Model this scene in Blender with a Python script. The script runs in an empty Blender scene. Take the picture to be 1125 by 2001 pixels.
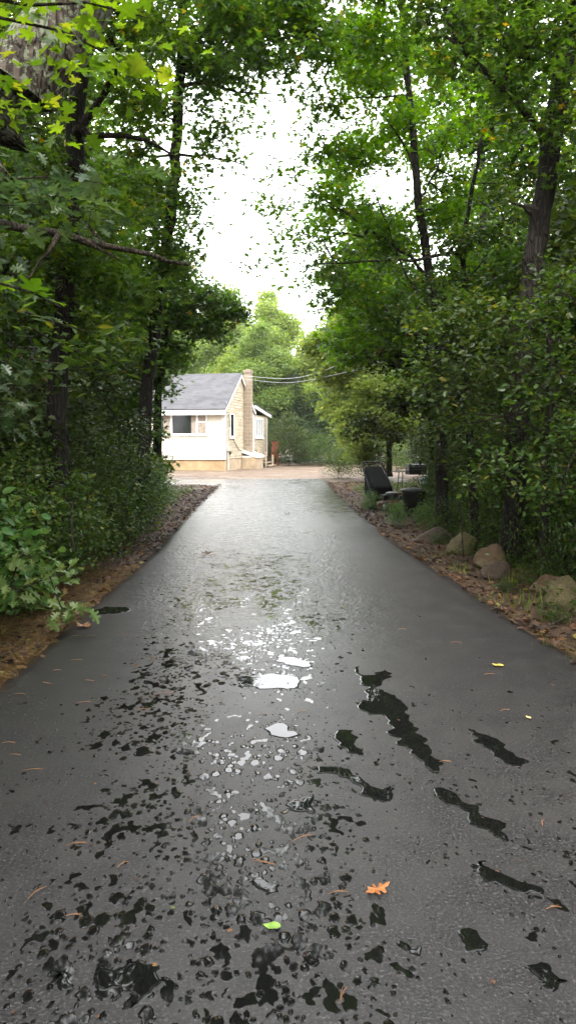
import bpy, math, random
import numpy as np
from mathutils import Vector, Matrix, Euler, noise as mnoise
R = math.radians
random.seed(7)
RNG = np.random.default_rng(11)
sc = bpy.context.scene
C = sc.collection

# ------------------------------------------------------------------ camera
CAMZ = 1.5
cam_d = bpy.data.cameras.new('camera'); cam = bpy.data.objects.new('camera', cam_d); C.objects.link(cam)
cam.location = (0, 0, CAMZ)
cam.rotation_euler = (R(90 - 5.27), 0, R(-1.6))
cam_d.sensor_fit = 'VERTICAL'; cam_d.sensor_height = 36; cam_d.sensor_width = 36
cam_d.lens = 36 * 1500 / 2001
cam_d.clip_start = 0.05; cam_d.clip_end = 1500
sc.camera = cam
# ------------------------------------------------------------------ world and sun
SUN_EL, SUN_AZ = R(52), R(187)      # azimuth measured clockwise from +Y: the sun is behind the camera
w = bpy.data.worlds.new('World'); sc.world = w; w.use_nodes = True
nt = w.node_tree; nt.nodes.clear()
sky = nt.nodes.new('ShaderNodeTexSky'); sky.sky_type = 'NISHITA'; sky.sun_disc = False
sky.sun_elevation = SUN_EL; sky.sun_rotation = SUN_AZ; sky.air_density = 1.0; sky.dust_density = 2.0; sky.ozone_density = 1.0
hs = nt.nodes.new('ShaderNodeHueSaturation'); hs.inputs['Saturation'].default_value = 0.16
bg = nt.nodes.new('ShaderNodeBackground'); bg.inputs[1].default_value = 0.15
wo = nt.nodes.new('ShaderNodeOutputWorld')
# an even bright cloud layer covers most of the blue
tcw = nt.nodes.new('ShaderNodeTexCoord'); nw_ = nt.nodes.new('ShaderNodeTexNoise'); nw_.inputs['Scale'].default_value = 2.2; nw_.inputs['Detail'].default_value = 5
cw = nt.nodes.new('ShaderNodeValToRGB'); cw.color_ramp.elements[0].position = .3; cw.color_ramp.elements[0].color = (8.4, 8.6, 9.0, 1); cw.color_ramp.elements[1].position = .7; cw.color_ramp.elements[1].color = (13, 13, 13, 1)
mw = nt.nodes.new('ShaderNodeMix'); mw.data_type = 'RGBA'; mw.inputs[0].default_value = .82
nt.links.new(tcw.outputs['Generated'], nw_.inputs['Vector']); nt.links.new(nw_.outputs[0], cw.inputs[0]); nt.links.new(cw.outputs[0], mw.inputs[7])
nt.links.new(sky.outputs[0], hs.inputs['Color']); nt.links.new(hs.outputs[0], mw.inputs[6]); nt.links.new(mw.outputs[2], bg.inputs[0]); nt.links.new(bg.outputs[0], wo.inputs[0])
sl = bpy.data.lights.new('sun', 'SUN'); sl.energy = 1.1; sl.angle = R(11); sl.color = (1.0, 0.96, 0.88)
so = bpy.data.objects.new('sun', sl); C.objects.link(so)
sd = Vector((math.sin(SUN_AZ) * math.cos(SUN_EL), math.cos(SUN_AZ) * math.cos(SUN_EL), math.sin(SUN_EL)))
so.rotation_euler = sd.to_track_quat('Z', 'Y').to_euler(); so.location = sd * 50
sc.view_settings.view_transform = 'Standard'; sc.view_settings.look = 'None'
sc.view_settings.exposure = 2.15; sc.view_settings.gamma = 1.0
cy = sc.cycles
cy.max_bounces = 8; cy.diffuse_bounces = 4; cy.glossy_bounces = 3; cy.transmission_bounces = 5; cy.transparent_max_bounces = 6
cy.caustics_reflective = False; cy.caustics_refractive = False
cy.sample_clamp_indirect = 6.0

# ------------------------------------------------------------------ helpers
CM = cam.rotation_euler.to_matrix()
def ray(u, v): return CM @ Vector(((u - 562.5) / 1500, -(v - 1000.5) / 1500, -1))
def at(u, v, Y):
    d = ray(u, v); t = Y / d.y
    return np.array((d.x * t, Y, CAMZ + d.z * t))
def gnd(u, v, z=0.0):
    d = ray(u, v); t = (z - CAMZ) / d.z
    return np.array((d.x * t, d.y * t, z))

def tag(o, label=None, cat=None, group=None, kind=None):
    if label: o['label'] = label
    if cat: o['category'] = cat
    if group: o['group'] = group
    if kind: o['kind'] = kind
    return o
def empty(name, loc=(0, 0, 0), rz=0.0):
    o = bpy.data.objects.new(name, None); C.objects.link(o); o.location = loc; o.rotation_euler = (0, 0, rz)
    o.empty_display_size = .1
    return o
def copy_tree(o, parent=None):
    c = o.copy(); C.objects.link(c)
    if parent is not None: c.parent = parent
    for ch in list(o.children): copy_tree(ch, c)
    return c

class MB:
    """collects polygons and links them as one mesh object"""
    def __init__(s): s.v = []; s.f = []; s.m = []; s.sm = []
    def add(s, vs, fs, mi=0, smooth=False):
        n = len(s.v); s.v += [tuple(map(float, p)) for p in vs]
        for f in fs: s.f.append([n + i for i in f]); s.m.append(mi); s.sm.append(smooth)
    def box(s, a, b, mi=0, M=None):
        x0, y0, z0 = a; x1, y1, z1 = b
        vs = [Vector(p) for p in ((x0,y0,z0),(x1,y0,z0),(x1,y1,z0),(x0,y1,z0),(x0,y0,z1),(x1,y0,z1),(x1,y1,z1),(x0,y1,z1))]
        if M is not None: vs = [M @ p for p in vs]
        s.add(vs, ((3,2,1,0),(4,5,6,7),(0,1,5,4),(1,2,6,5),(2,3,7,6),(3,0,4,7)), mi)
    def tube(s, pts, rad, k=8, mi=0, cap=True, jit=0.0):
        pts = [Vector(p) for p in pts]; n = len(pts)
        if not hasattr(rad, '__len__'): rad = [rad] * n
        vs = []; prev = None
        for i, p in enumerate(pts):
            t = (pts[min(i + 1, n - 1)] - pts[max(i - 1, 0)]).normalized()
            if prev is None:
                a = Vector((1, 0, 0)) if abs(t.x) < .8 else Vector((0, 1, 0))
                nrm = (a - t * a.dot(t)).normalized()
            else: nrm = (prev - t * prev.dot(t)).normalized()
            prev = nrm; b = t.cross(nrm)
            for j in range(k):
                an = 2 * math.pi * j / k
                r = rad[i] * (1 + (random.uniform(-jit, jit) if jit else 0))
                vs.append(p + (nrm * math.cos(an) + b * math.sin(an)) * r)
        fs = [(i*k + j, i*k + (j+1) % k, (i+1)*k + (j+1) % k, (i+1)*k + j) for i in range(n-1) for j in range(k)]
        s.add(vs, fs, mi, True)
        if cap:
            s.add(vs[:k], [list(range(k))[::-1]], mi); s.add(vs[-k:], [list(range(k))], mi)
    def lathe(s, prof, k=24, mi=0, c=(0,0,0), M=None):
        vs = []
        for r, z in prof:
            for j in range(k):
                a = 2*math.pi*j/k; p = Vector((c[0] + r*math.cos(a), c[1] + r*math.sin(a), c[2] + z))
                vs.append(M @ p if M is not None else p)
        n = len(prof)
        s.add(vs, [(i*k+j, i*k+(j+1)%k, (i+1)*k+(j+1)%k, (i+1)*k+j) for i in range(n-1) for j in range(k)], mi, True)
    def build(s, name, mats, parent=None, loc=None, bevel=0.0):
        me = bpy.data.meshes.new(name); me.from_pydata(s.v, [], s.f)
        for m in (mats if isinstance(mats, (list, tuple)) else [mats]): me.materials.append(m)
        me.polygons.foreach_set('material_index', s.m); me.polygons.foreach_set('use_smooth', s.sm)
        me.update()
        o = bpy.data.objects.new(name, me); C.objects.link(o)
        if parent is not None: o.parent = parent
        if loc is not None: o.location = loc
        if bevel:
            b = o.modifiers.new('bevel', 'BEVEL'); b.width = bevel; b.segments = 2; b.limit_method = 'ANGLE'
        return o

def np_mesh(name, V, F, mats, parent=None, rnd=None, smooth=False):
    """V (n,3), F (m,k) uniform polygons"""
    V = np.asarray(V, np.float32); F = np.asarray(F, np.int32)
    me = bpy.data.meshes.new(name); k = F.shape[1]
    me.vertices.add(len(V)); me.vertices.foreach_set('co', V.ravel())
    me.loops.add(F.size); me.loops.foreach_set('vertex_index', F.ravel())
    me.polygons.add(len(F)); me.polygons.foreach_set('loop_start', np.arange(0, F.size, k, dtype=np.int32))
    me.polygons.foreach_set('loop_total', np.full(len(F), k, np.int32))
    if smooth: me.polygons.foreach_set('use_smooth', np.ones(len(F), bool))
    else: me.polygons.foreach_set('use_smooth', np.zeros(len(F), bool))
    if rnd is not None:
        a = me.attributes.new('rnd', 'FLOAT', 'FACE'); a.data.foreach_set('value', np.asarray(rnd, np.float32))
    for m in (mats if isinstance(mats, (list, tuple)) else [mats]): me.materials.append(m)
    me.update(calc_edges=True)
    o = bpy.data.objects.new(name, me); C.objects.link(o)
    if parent is not None: o.parent = parent
    return o

# ------------------------------------------------------------------ materials
class NM:
    def __init__(s, name):
        s.m = bpy.data.materials.new(name); s.m.use_nodes = True; s.t = s.m.node_tree; s.t.nodes.clear()
        s.out = s.n('ShaderNodeOutputMaterial')
    def n(s, ty, **kw):
        x = s.t.nodes.new(ty)
        for k, v in kw.items(): setattr(x, k, v)
        return x
    def l(s, a, b): s.t.links.new(a, b)
    def _in(s, sock, v):
        if v is None: return
        if hasattr(v, 'is_output') or isinstance(v, bpy.types.NodeSocket): s.l(v, sock)
        else: sock.default_value = v
    def coord(s, kind='Object', scale=(1,1,1)):
        tc = s.n('ShaderNodeTexCoord'); mp = s.n('ShaderNodeMapping'); mp.inputs['Scale'].default_value = scale
        s.l(tc.outputs[kind], mp.inputs[0]); return mp.outputs[0]
    def noise(s, vec, scale, detail=2, rough=.5, dist=0.0, col=False):
        x = s.n('ShaderNodeTexNoise'); s._in(x.inputs['Vector'], vec); x.inputs['Scale'].default_value = scale
        x.inputs['Detail'].default_value = detail; x.inputs['Roughness'].default_value = rough; x.inputs['Distortion'].default_value = dist
        return x.outputs[1 if col else 0]
    def math(s, op, a, b=0.0, c=0.0, clamp=False):
        x = s.n('ShaderNodeMath', operation=op); x.use_clamp = clamp
        s._in(x.inputs[0], a); s._in(x.inputs[1], b); s._in(x.inputs[2], c); return x.outputs[0]
    def vmath(s, op, a, b=None):
        x = s.n('ShaderNodeVectorMath', operation=op); s._in(x.inputs[0], a); s._in(x.inputs[1], b); return x.outputs[0]
    def rng(s, v, a, b, c=0.0, d=1.0, smooth=True):
        x = s.n('ShaderNodeMapRange'); x.interpolation_type = 'SMOOTHSTEP' if smooth else 'LINEAR'
        s._in(x.inputs[0], v); s._in(x.inputs[1], a); s._in(x.inputs[2], b); s._in(x.inputs[3], c); s._in(x.inputs[4], d); return x.outputs[0]
    def ramp(s, v, stops):
        x = s.n('ShaderNodeValToRGB'); s._in(x.inputs[0], v); e = x.color_ramp.elements
        while len(e) < len(stops): e.new(0.5)
        for i, (p, c) in enumerate(stops): e[i].position = p; e[i].color = (*c, 1)
        return x.outputs[0]
    def mix(s, f, a, b):
        x = s.n('ShaderNodeMix', data_type='RGBA'); s._in(x.inputs[0], f); s._in(x.inputs[6], a if not isinstance(a, tuple) else (*a, 1)); s._in(x.inputs[7], b if not isinstance(b, tuple) else (*b, 1)); return x.outputs[2]
    def bump(s, h, dist=.01, strength=1.0, nrm=None):
        x = s.n('ShaderNodeBump'); x.inputs['Strength'].default_value = strength; x.inputs['Distance'].default_value = dist
        s._in(x.inputs['Height'], h); s._in(x.inputs['Normal'], nrm); return x.outputs[0]
    def bsdf(s, col, rough=.6, spec=.5, metal=0.0, normal=None, ior=None, link=True):
        x = s.n('ShaderNodeBsdfPrincipled'); s._in(x.inputs['Base Color'], col if not isinstance(col, tuple) else (*col, 1))
        s._in(x.inputs['Roughness'], rough); s._in(x.inputs['Specular IOR Level'], spec); s._in(x.inputs['Metallic'], metal); s._in(x.inputs['Normal'], normal)
        if ior: x.inputs['IOR'].default_value = ior
        if link: s.l(x.outputs[0], s.out.inputs[0])
        return x.outputs[0]
    def mixs(s, f, a, b):
        x = s.n('ShaderNodeMixShader'); s._in(x.inputs[0], f); s.l(a, x.inputs[1]); s.l(b, x.inputs[2]); return x.outputs[0]

def leaf_mat(name, stops, transl=.42, rough=.38, spec=.45, dark=.72):
    k = NM(name); at_ = k.n('ShaderNodeAttribute', attribute_name='rnd')
    oi = k.n('ShaderNodeObjectInfo')
    col = k.ramp(at_.outputs['Fac'], stops)
    h = k.n('ShaderNodeHueSaturation'); h.inputs['Saturation'].default_value = 1.0
    k.l(k.rng(oi.outputs['Random'], 0, 1, .487, .51, False), h.inputs['Hue']); k.l(k.rng(oi.outputs['Random'], 0, 1, .92 * dark, .66 * dark, False), h.inputs['Value'])
    k.l(col, h.inputs['Color']); c = h.outputs[0]
    p = k.bsdf(c, rough, spec, link=False)
    t = k.n('ShaderNodeBsdfTranslucent')
    h2 = k.n('ShaderNodeHueSaturation'); h2.inputs['Hue'].default_value = .483; h2.inputs['Saturation'].default_value = 1.1; h2.inputs['Value'].default_value = 2.1
    k.l(c, h2.inputs['Color']); k.l(h2.outputs[0], t.inputs[0])
    k.l(k.mixs(transl, p, t.outputs[0]), k.out.inputs[0])
    return k.m
L_MAPLE = leaf_mat('maple_leaf_green', [(0,(.035,.095,.014)),(.45,(.055,.14,.018)),(.9,(.10,.20,.025)),(.985,(.16,.22,.03)),(1,(.42,.30,.03))], .5, dark=.8)
L_BRIGHT = leaf_mat('bright_leaf_green', [(0,(.06,.15,.015)),(.5,(.10,.22,.02)),(.95,(.16,.29,.03)),(1,(.35,.36,.04))], .55, dark=.95)
L_SPRAY = leaf_mat('close_maple_leaf', [(0,(.05,.13,.015)),(.5,(.09,.19,.02)),(.95,(.14,.26,.03)),(1,(.30,.32,.04))], .5, dark=.85)
L_DARK = leaf_mat('dark_leaf_green', [(0,(.028,.056,.010)),(.5,(.045,.088,.014)),(.93,(.085,.14,.022)),(.99,(.12,.17,.03)),(1,(.3,.22,.03))], .36, .4, .35, dark=.66)
L_OAK = leaf_mat('oak_leaf_green', [(0,(.04,.085,.03)),(.6,(.06,.12,.04)),(1,(.10,.17,.05))], .35, .42, .6)
L_SHRUB = leaf_mat('shrub_leaf_green', [(0,(.04,.095,.014)),(.5,(.065,.14,.02)),(.93,(.12,.21,.03)),(1,(.32,.30,.04))], .42, .38, .4, dark=.68)
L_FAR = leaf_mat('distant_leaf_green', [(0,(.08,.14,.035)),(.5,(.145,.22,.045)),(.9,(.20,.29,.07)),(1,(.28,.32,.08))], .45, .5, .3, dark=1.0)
L_YEL = leaf_mat('yellowing_leaf_green', [(0,(.09,.16,.035)),(.5,(.14,.22,.04)),(.88,(.20,.27,.045)),(1,(.34,.30,.06))], .5, .5, .3, dark=1.1)
L_CONI = leaf_mat('conifer_needle_green', [(0,(.015,.045,.016)),(.6,(.03,.075,.025)),(1,(.055,.12,.035))], .25, .5, .3)
L_GRASS = leaf_mat('grass_blade_green', [(0,(.10,.19,.02)),(.6,(.17,.28,.03)),(1,(.35,.38,.06))], .4, .4, .4, dark=.7)
L_GRASS_OAK = leaf_mat('pale_oak_leaf', [(0,(.09,.17,.045)),(.6,(.14,.23,.06)),(1,(.22,.30,.09))], .35, .4, .5, dark=.9)
L_NEAR = leaf_mat('bright_shrub_leaf', [(0,(.06,.15,.035)),(.5,(.09,.21,.05)),(.93,(.15,.28,.06)),(1,(.30,.32,.06))], .4, .36, .4, dark=1.0)
L_LITTER = leaf_mat('dead_leaf_brown', [(0,(.02,.012,.008)),(.45,(.05,.027,.015)),(.78,(.10,.05,.024)),(.91,(.22,.10,.035)),(.97,(.34,.22,.06)),(1,(.14,.2,.04))], .12, .5, .4, dark=.9)
L_STRAW = leaf_mat('dry_needle_straw', [(0,(.08,.038,.014)),(.5,(.18,.09,.032)),(1,(.32,.23,.08))], .1, .6, .3, dark=1.0)

def bark_mat(name, c0, c1, sc_=9, lichen=0.0):
    k = NM(name); v = k.coord('Object', (1, 1, .22))
    n1 = k.noise(v, sc_ * 2.2, 5, .65, .6); n2 = k.noise(k.coord(), 1.4, 3, .6)
    vo = k.n('ShaderNodeTexVoronoi', feature='DISTANCE_TO_EDGE'); k.l(k.vmath('ADD', v, k.vmath('MULTIPLY', k.noise(v, 7, 2, .5, 0, True), (.12,.12,.12))), vo.inputs['Vector']); vo.inputs['Scale'].default_value = sc_ * 2.5
    cr = k.rng(vo.outputs[0], 0, .22)
    col = k.mix(k.math('MULTIPLY', n1, k.math('ADD', k.math('MULTIPLY', cr, .7), .3)), c0, c1)
    if lichen:
        pv = k.coord('Object'); l1 = k.noise(pv, 22, 4, .7); l2 = k.noise(pv, 2.6, 2, .5)
        f = k.rng(k.math('ADD', l1, k.math('MULTIPLY', l2, .6)), .82 - lichen * .1, .87 - lichen * .1)
        col = k.mix(f, col, (.17, .19, .13))
    h = k.math('ADD', k.math('MULTIPLY', cr, .6), k.math('MULTIPLY', n1, .6))
    k.bsdf(col, .85, .25, normal=k.bump(h, .035, .9)); return k.m
B_DARK = bark_mat('dark_bark', (.008,.0065,.0055), (.04,.031,.025))
B_LICHEN = bark_mat('lichen_bark', (.022,.017,.013), (.15,.115,.09), 7, .45)
B_TWIG = bark_mat('twig_bark', (.02,.015,.011), (.06,.047,.035), 14)
B_DEAD = bark_mat('dead_branch_bark', (.025,.02,.015), (.11,.085,.065), 14)

def asphalt():
    k = NM('wet_asphalt'); P = k.coord('Object')
    sep = k.n('ShaderNodeSeparateXYZ'); k.l(P, sep.inputs[0]); X, Y = sep.outputs[0], sep.outputs[1]
    agg = k.n('ShaderNodeTexVoronoi'); k.l(P, agg.inputs['Vector']); agg.inputs['Scale'].default_value = 150
    n_f = k.noise(P, 95, 4, .75); n_m = k.noise(P, 5, 4, .6); n_l = k.noise(P, .55, 3, .5)
    base = k.ramp(n_f, [(.36,(.003,.0025,.003)),(.49,(.015,.013,.0142)),(.58,(.042,.037,.039)),(.69,(.19,.17,.175))])
    base = k.mix(k.rng(n_l, .35, .65, 0, .35), base, k.mix(.5, base, (.018,.017,.018)))
    base = k.mix(k.rng(n_m, .35, .7), base, k.mix(.5, base, (.038,.034,.033)))
    # --- where water lies: a broad wet band down the middle, beads all over the near end
    xc = k.math('ADD', X, k.math('MULTIPLY', k.math('SUBTRACT', k.noise(P, .35, 2), .5), 1.6))
    band = k.rng(k.math('ABSOLUTE', k.math('ADD', xc, .22)), .3, 1.15, 1.4, 0)
    near = k.rng(Y, 6.0, 3.2, 0, 1)
    farfade = k.rng(Y, 7.5, 13, 1, .12)
    dens = k.math('MAXIMUM', k.math('MULTIPLY', band, farfade), k.math('MULTIPLY', near, .62))
    patch = k.noise(P, 1.35, 3, .6, .3)
    dens = k.math('MULTIPLY', dens, k.rng(patch, .34, .56, .45, 1.1))
    # irregular small pools
    dv = k.vmath('ADD', P, k.vmath('MULTIPLY', k.vmath('SUBTRACT', k.noise(P, 34, 2, .5, 0, True), (.5,.5,.5)), (.026,.026,0)))
    mp = k.n('ShaderNodeMapping'); mp.inputs['Scale'].default_value = (1, .62, 1); mp.inputs['Rotation'].default_value = (0, 0, .35); k.l(dv, mp.inputs[0])
    b1 = k.noise(mp.outputs[0], 19, 1.2, .5)
    thr = k.rng(dens, 0, 1, .80, .60, False)
    f1 = k.math('SUBTRACT', b1, thr)
    m1 = k.rng(f1, 0, .012); h1 = k.rng(f1, -.003, .022)
    # round beads
    vo = k.n('ShaderNodeTexVoronoi'); k.l(mp.outputs[0], vo.inputs['Vector']); vo.inputs['Scale'].default_value = 22
    cs = k.n('ShaderNodeSeparateColor'); k.l(vo.outputs['Color'], cs.inputs[0])
    rad = k.math('MULTIPLY', k.math('POWER', cs.outputs[0], 1.4), k.math('MULTIPLY', dens, .43))
    f2 = k.math('SUBTRACT', rad, vo.outputs['Distance'])
    m2 = k.rng(f2, 0, .03); h2 = k.rng(f2, -.01, .16)
    vo2 = k.n('ShaderNodeTexVoronoi'); k.l(mp.outputs[0], vo2.inputs['Vector']); vo2.inputs['Scale'].default_value = 48
    cs2 = k.n('ShaderNodeSeparateColor'); k.l(vo2.outputs['Color'], cs2.inputs[0])
    f3 = k.math('SUBTRACT', k.math('MULTIPLY', k.math('POWER', cs2.outputs[1], 1.7), k.math('MULTIPLY', dens, .5)), vo2.outputs['Distance'])
    m3 = k.rng(f3, 0, .04); h3 = k.rng(f3, -.01, .2)
    mask = k.math('MAXIMUM', k.math('MAXIMUM', m1, m2), m3)
    hh = k.math('MAXIMUM', k.math('MAXIMUM', h1, k.math('MULTIPLY', h2, .7)), k.math('MULTIPLY', h3, .5))
    # damp film with a duller gloss round and between the beads
    film0 = k.math('MULTIPLY', k.math('MULTIPLY', k.rng(k.math('ABSOLUTE', k.math('ADD', xc, .15)), .5, 1.7, 1, 0), k.rng(n_m, .3, .62, .35, 1)), k.rng(Y, 2, 7, .25, 1))
    film = k.math('MAXIMUM', film0, k.math('MULTIPLY', k.rng(Y, 9, 18), k.rng(k.noise(P, 2.6, 4, .65), .3, .6, .45, 1)))
    rough = k.math('ADD', k.rng(film, 0, 1, .42, .22, False), k.rng(n_m, .3, .7, -.03, .05, False))
    ab = k.math('ADD', k.math('MULTIPLY', agg.outputs['Distance'], .25), n_f)
    mott = k.noise(P, 26, 3, .6)
    nb = k.bump(k.math('ADD', k.math('MULTIPLY', ab, .22), k.math('MULTIPLY', k.math('MULTIPLY', mott, film0), k.rng(Y, 3.5, 9, .0, 2.4))), .012, .8)
    stain = k.rng(k.noise(P, 1.1, 5, .7), .5, .68, 0, .5); base = k.mix(stain, base, k.mix(.5, base, (.05,.045,.042)))
    dry = k.bsdf(k.mix(film, base, k.mix(.45, base, (.01,.01,.01))), rough, k.rng(film, 0, 1, .5, 1.0, False), normal=nb, link=False)
    wob = k.noise(P, 9, 2, .5)
    nw = k.bump(k.math('ADD', hh, k.math('MULTIPLY', wob, .012)), .009, 1.0)
    wet = k.bsdf((.006,.006,.006), .035, .5, normal=nw, ior=1.36, link=False)
    k.l(k.mixs(mask, dry, wet), k.out.inputs[0]); return k.m
M_ASPH = asphalt()
def water_mat():
    k = NM('puddle_water'); P = k.coord('Object')
    k.bsdf((.006,.006,.006), .02, .5, normal=k.bump(k.noise(P, 7, 2), .0015, .5), ior=1.34); return k.m
M_WATER = water_mat()
def ground_mat():
    k = NM('forest_soil'); P = k.coord('Object'); sep = k.n('ShaderNodeSeparateXYZ'); k.l(P, sep.inputs[0]); Y = sep.outputs[1]
    n1 = k.noise(P, 9, 6, .7); n2 = k.noise(P, 45, 3, .7); n3 = k.noise(P, .8, 4, .6)
    duff = k.ramp(n1, [(.3,(.022,.013,.008)),(.5,(.06,.034,.02)),(.62,(.12,.066,.034)),(.75,(.21,.12,.055))])
    dirt = k.ramp(k.noise(P, 3.2, 7, .75), [(.3,(.05,.034,.023)),(.47,(.10,.068,.045)),(.6,(.17,.12,.085)),(.75,(.30,.23,.18))])
    f = k.rng(k.math('ADD', Y, k.math('MULTIPLY', n3, 4)), 24, 29)
    straw = k.math('MULTIPLY', k.rng(k.math('SUBTRACT', n3, k.rng(Y, 4, 7.5, -.18, .3)), .45, .6), k.rng(sep.outputs[0], -.5, .5, 1, .25))
    duff = k.mix(straw, duff, k.ramp(n2, [(.3,(.05,.025,.012)),(.6,(.13,.075,.028)),(.8,(.24,.17,.06))]))
    col = k.mix(f, duff, dirt)
    wetp = k.math('MULTIPLY', f, k.rng(k.noise(P, .5, 2), .52, .66))
    k.bsdf(col, k.rng(wetp, 0, 1, .8, .3, False), .35, normal=k.bump(k.math('ADD', n1, k.math('MULTIPLY', n2, .4)), .05, .8)); return k.m
M_GROUND = ground_mat()
def simple(name, col, rough=.6, spec=.5, metal=0.0, var=.25, scale=12, bump=0.0):
    k = NM(name); P = k.coord('Object'); n = k.noise(P, scale, 5, .65)
    c2 = tuple(c * (1 - var) for c in col); c3 = tuple(min(1, c * (1 + var * .6)) for c in col)
    k.bsdf(k.ramp(n, [(.3, c2), (.7, c3)]), rough, spec, metal, normal=k.bump(n, bump, .7) if bump else None); return k.m
M_SIDING = simple('cream_siding', (.66,.60,.49), .55, .4, var=.12, scale=3)
def side_siding():  # gable boards: a darker cream than the front, with horizontal tan streaks
    k = NM('streaked_cream_siding'); P = k.coord('Object', (1, 1, 5)); n = k.noise(P, 1.3, 5, .7)
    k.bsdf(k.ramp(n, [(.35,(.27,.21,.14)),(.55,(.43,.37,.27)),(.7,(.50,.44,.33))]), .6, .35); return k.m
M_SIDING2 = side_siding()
M_TRIM = simple('white_trim', (.78,.77,.74), .45, .4, var=.08)
M_FRAMEW = simple('window_frame_white', (.8,.8,.8), .4, .4, var=.05)
M_CONC = simple('stained_concrete', (.40,.31,.21), .85, .2, var=.35, scale=2.5, bump=.01)
M_CONCF = simple('ochre_foundation', (.36,.25,.14), .85, .2, var=.3, scale=2.0, bump=.01)
def shingles():
    k = NM('asphalt_shingles'); tc = k.n('ShaderNodeTexCoord'); br = k.n('ShaderNodeTexBrick'); mp = k.n('ShaderNodeMapping')
    mp.inputs['Rotation'].default_value = (0, 0, 0)
    k.l(tc.outputs['Object'], mp.inputs[0]); k.l(mp.outputs[0], br.inputs[0])
    br.inputs['Scale'].default_value = 1; br.inputs['Brick Width'].default_value = .32; br.inputs['Row Height'].default_value = .13; br.inputs['Mortar Size'].default_value = .006
    br.inputs['Color1'].default_value = (.042,.042,.047,1); br.inputs['Color2'].default_value = (.07,.069,.075,1); br.inputs['Mortar'].default_value = (.05,.05,.055,1)
    n = k.noise(tc.outputs['Object'], 1.2, 4, .7)
    k.bsdf(k.mix(k.rng(n, .4, .7, 0, .45), br.outputs[0], (.095,.093,.097)), .8, .3, normal=k.bump(br.outputs['Fac'], .01, -.5)); return k.m
M_SHING = shingles()
def brick():
    k = NM('chimney_block'); tc = k.n('ShaderNodeTexCoord'); sep = k.n('ShaderNodeSeparateXYZ'); k.l(tc.outputs['Object'], sep.inputs[0])
    cb = k.n('ShaderNodeCombineXYZ'); k.l(k.math('ADD', sep.outputs[0], sep.outputs[1]), cb.inputs[0]); k.l(sep.outputs[2], cb.inputs[1])
    br = k.n('ShaderNodeTexBrick'); k.l(cb.outputs[0], br.inputs[0])
    br.inputs['Scale'].default_value = 1; br.inputs['Brick Width'].default_value = .4; br.inputs['Row Height'].default_value = .2; br.inputs['Mortar Size'].default_value = .012
    br.inputs['Color1'].default_value = (.235,.19,.14,1); br.inputs['Color2'].default_value = (.18,.14,.10,1); br.inputs['Mortar'].default_value = (.30,.255,.20,1)
    k.bsdf(br.outputs[0], .85, .2, normal=k.bump(br.outputs['Fac'], .01, -.6)); return k.m
M_BRICK = brick()
M_GLASS = simple('dark_window_glass', (.01,.013,.011), .05, .22, var=.3, scale=1)
M_CURT = simple('tan_curtain', (.30,.25,.20), .8, .2, var=.3, scale=6)
M_WOOD = simple('grey_weathered_wood', (.33,.27,.19), .8, .2, var=.4, scale=8)
M_REDP = simple('rusty_red_paint', (.36,.08,.04), .6, .4, var=.4, scale=6)
M_BLACKP = simple('black_plastic', (.010,.010,.011), .5, .5, var=.3, scale=8)
M_GREYM = simple('grey_steel_tube', (.05,.052,.058), .35, .5, .7, var=.2)
M_REDM = simple('red_mower_paint', (.16,.018,.014), .3, .5, var=.3)
M_TYRE = simple('black_rubber', (.02,.02,.02), .8, .3, var=.3)
M_HUB = simple('grey_hub_plastic', (.42,.42,.40), .5, .4)
M_ENG = simple('engine_casing', (.02,.02,.022), .4, .5, var=.4)
M_BAG = simple('black_bag_fabric', (.016,.017,.018), .85, .2, var=.5, scale=20, bump=.01)
M_BLUE = simple('blue_tarp', (.03,.055,.13), .45, .5, var=.5, scale=8)
M_WIRE = simple('pale_cable', (.30,.31,.29), .5, .4, var=.1)
M_DCABLE = simple('dark_cable', (.07,.05,.035), .6, .4, var=.1)
def rock_mat(name, a, b, c):
    k = NM(name); P = k.coord('Object'); n = k.noise(P, 6, 7, .72); n2 = k.noise(P, 1.8, 3, .5); nf = k.noise(P, 60, 3, .7)
    col = k.mix(k.rng(n2, .42, .64), k.ramp(n, [(.32, a), (.68, b)]), c)
    k.bsdf(k.mix(k.rng(nf, .55, .75), col, tuple(min(1, x * 1.7) for x in b)), .8, .3, normal=k.bump(k.math('ADD', n, k.math('MULTIPLY', nf, .35)), .09, 1.0)); return k.m
M_ROCK_TAN = rock_mat('tan_boulder', (0.084,0.052,0.031), (0.232,0.157,0.094), (0.177,0.148,0.094))
M_ROCK_BROWN = rock_mat('brown_boulder', (0.046,0.033,0.025), (0.149,0.104,0.078), (0.102,0.074,0.058))
M_ROCK_MOSS = rock_mat('mossy_boulder', (0.065,0.052,0.027), (0.195,0.157,0.078), (0.093,0.096,0.031))
M_ROCK_PINK = rock_mat('pinkish_boulder', (0.130,0.065,0.039), (0.307,0.191,0.125), (0.242,0.191,0.156))

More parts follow.
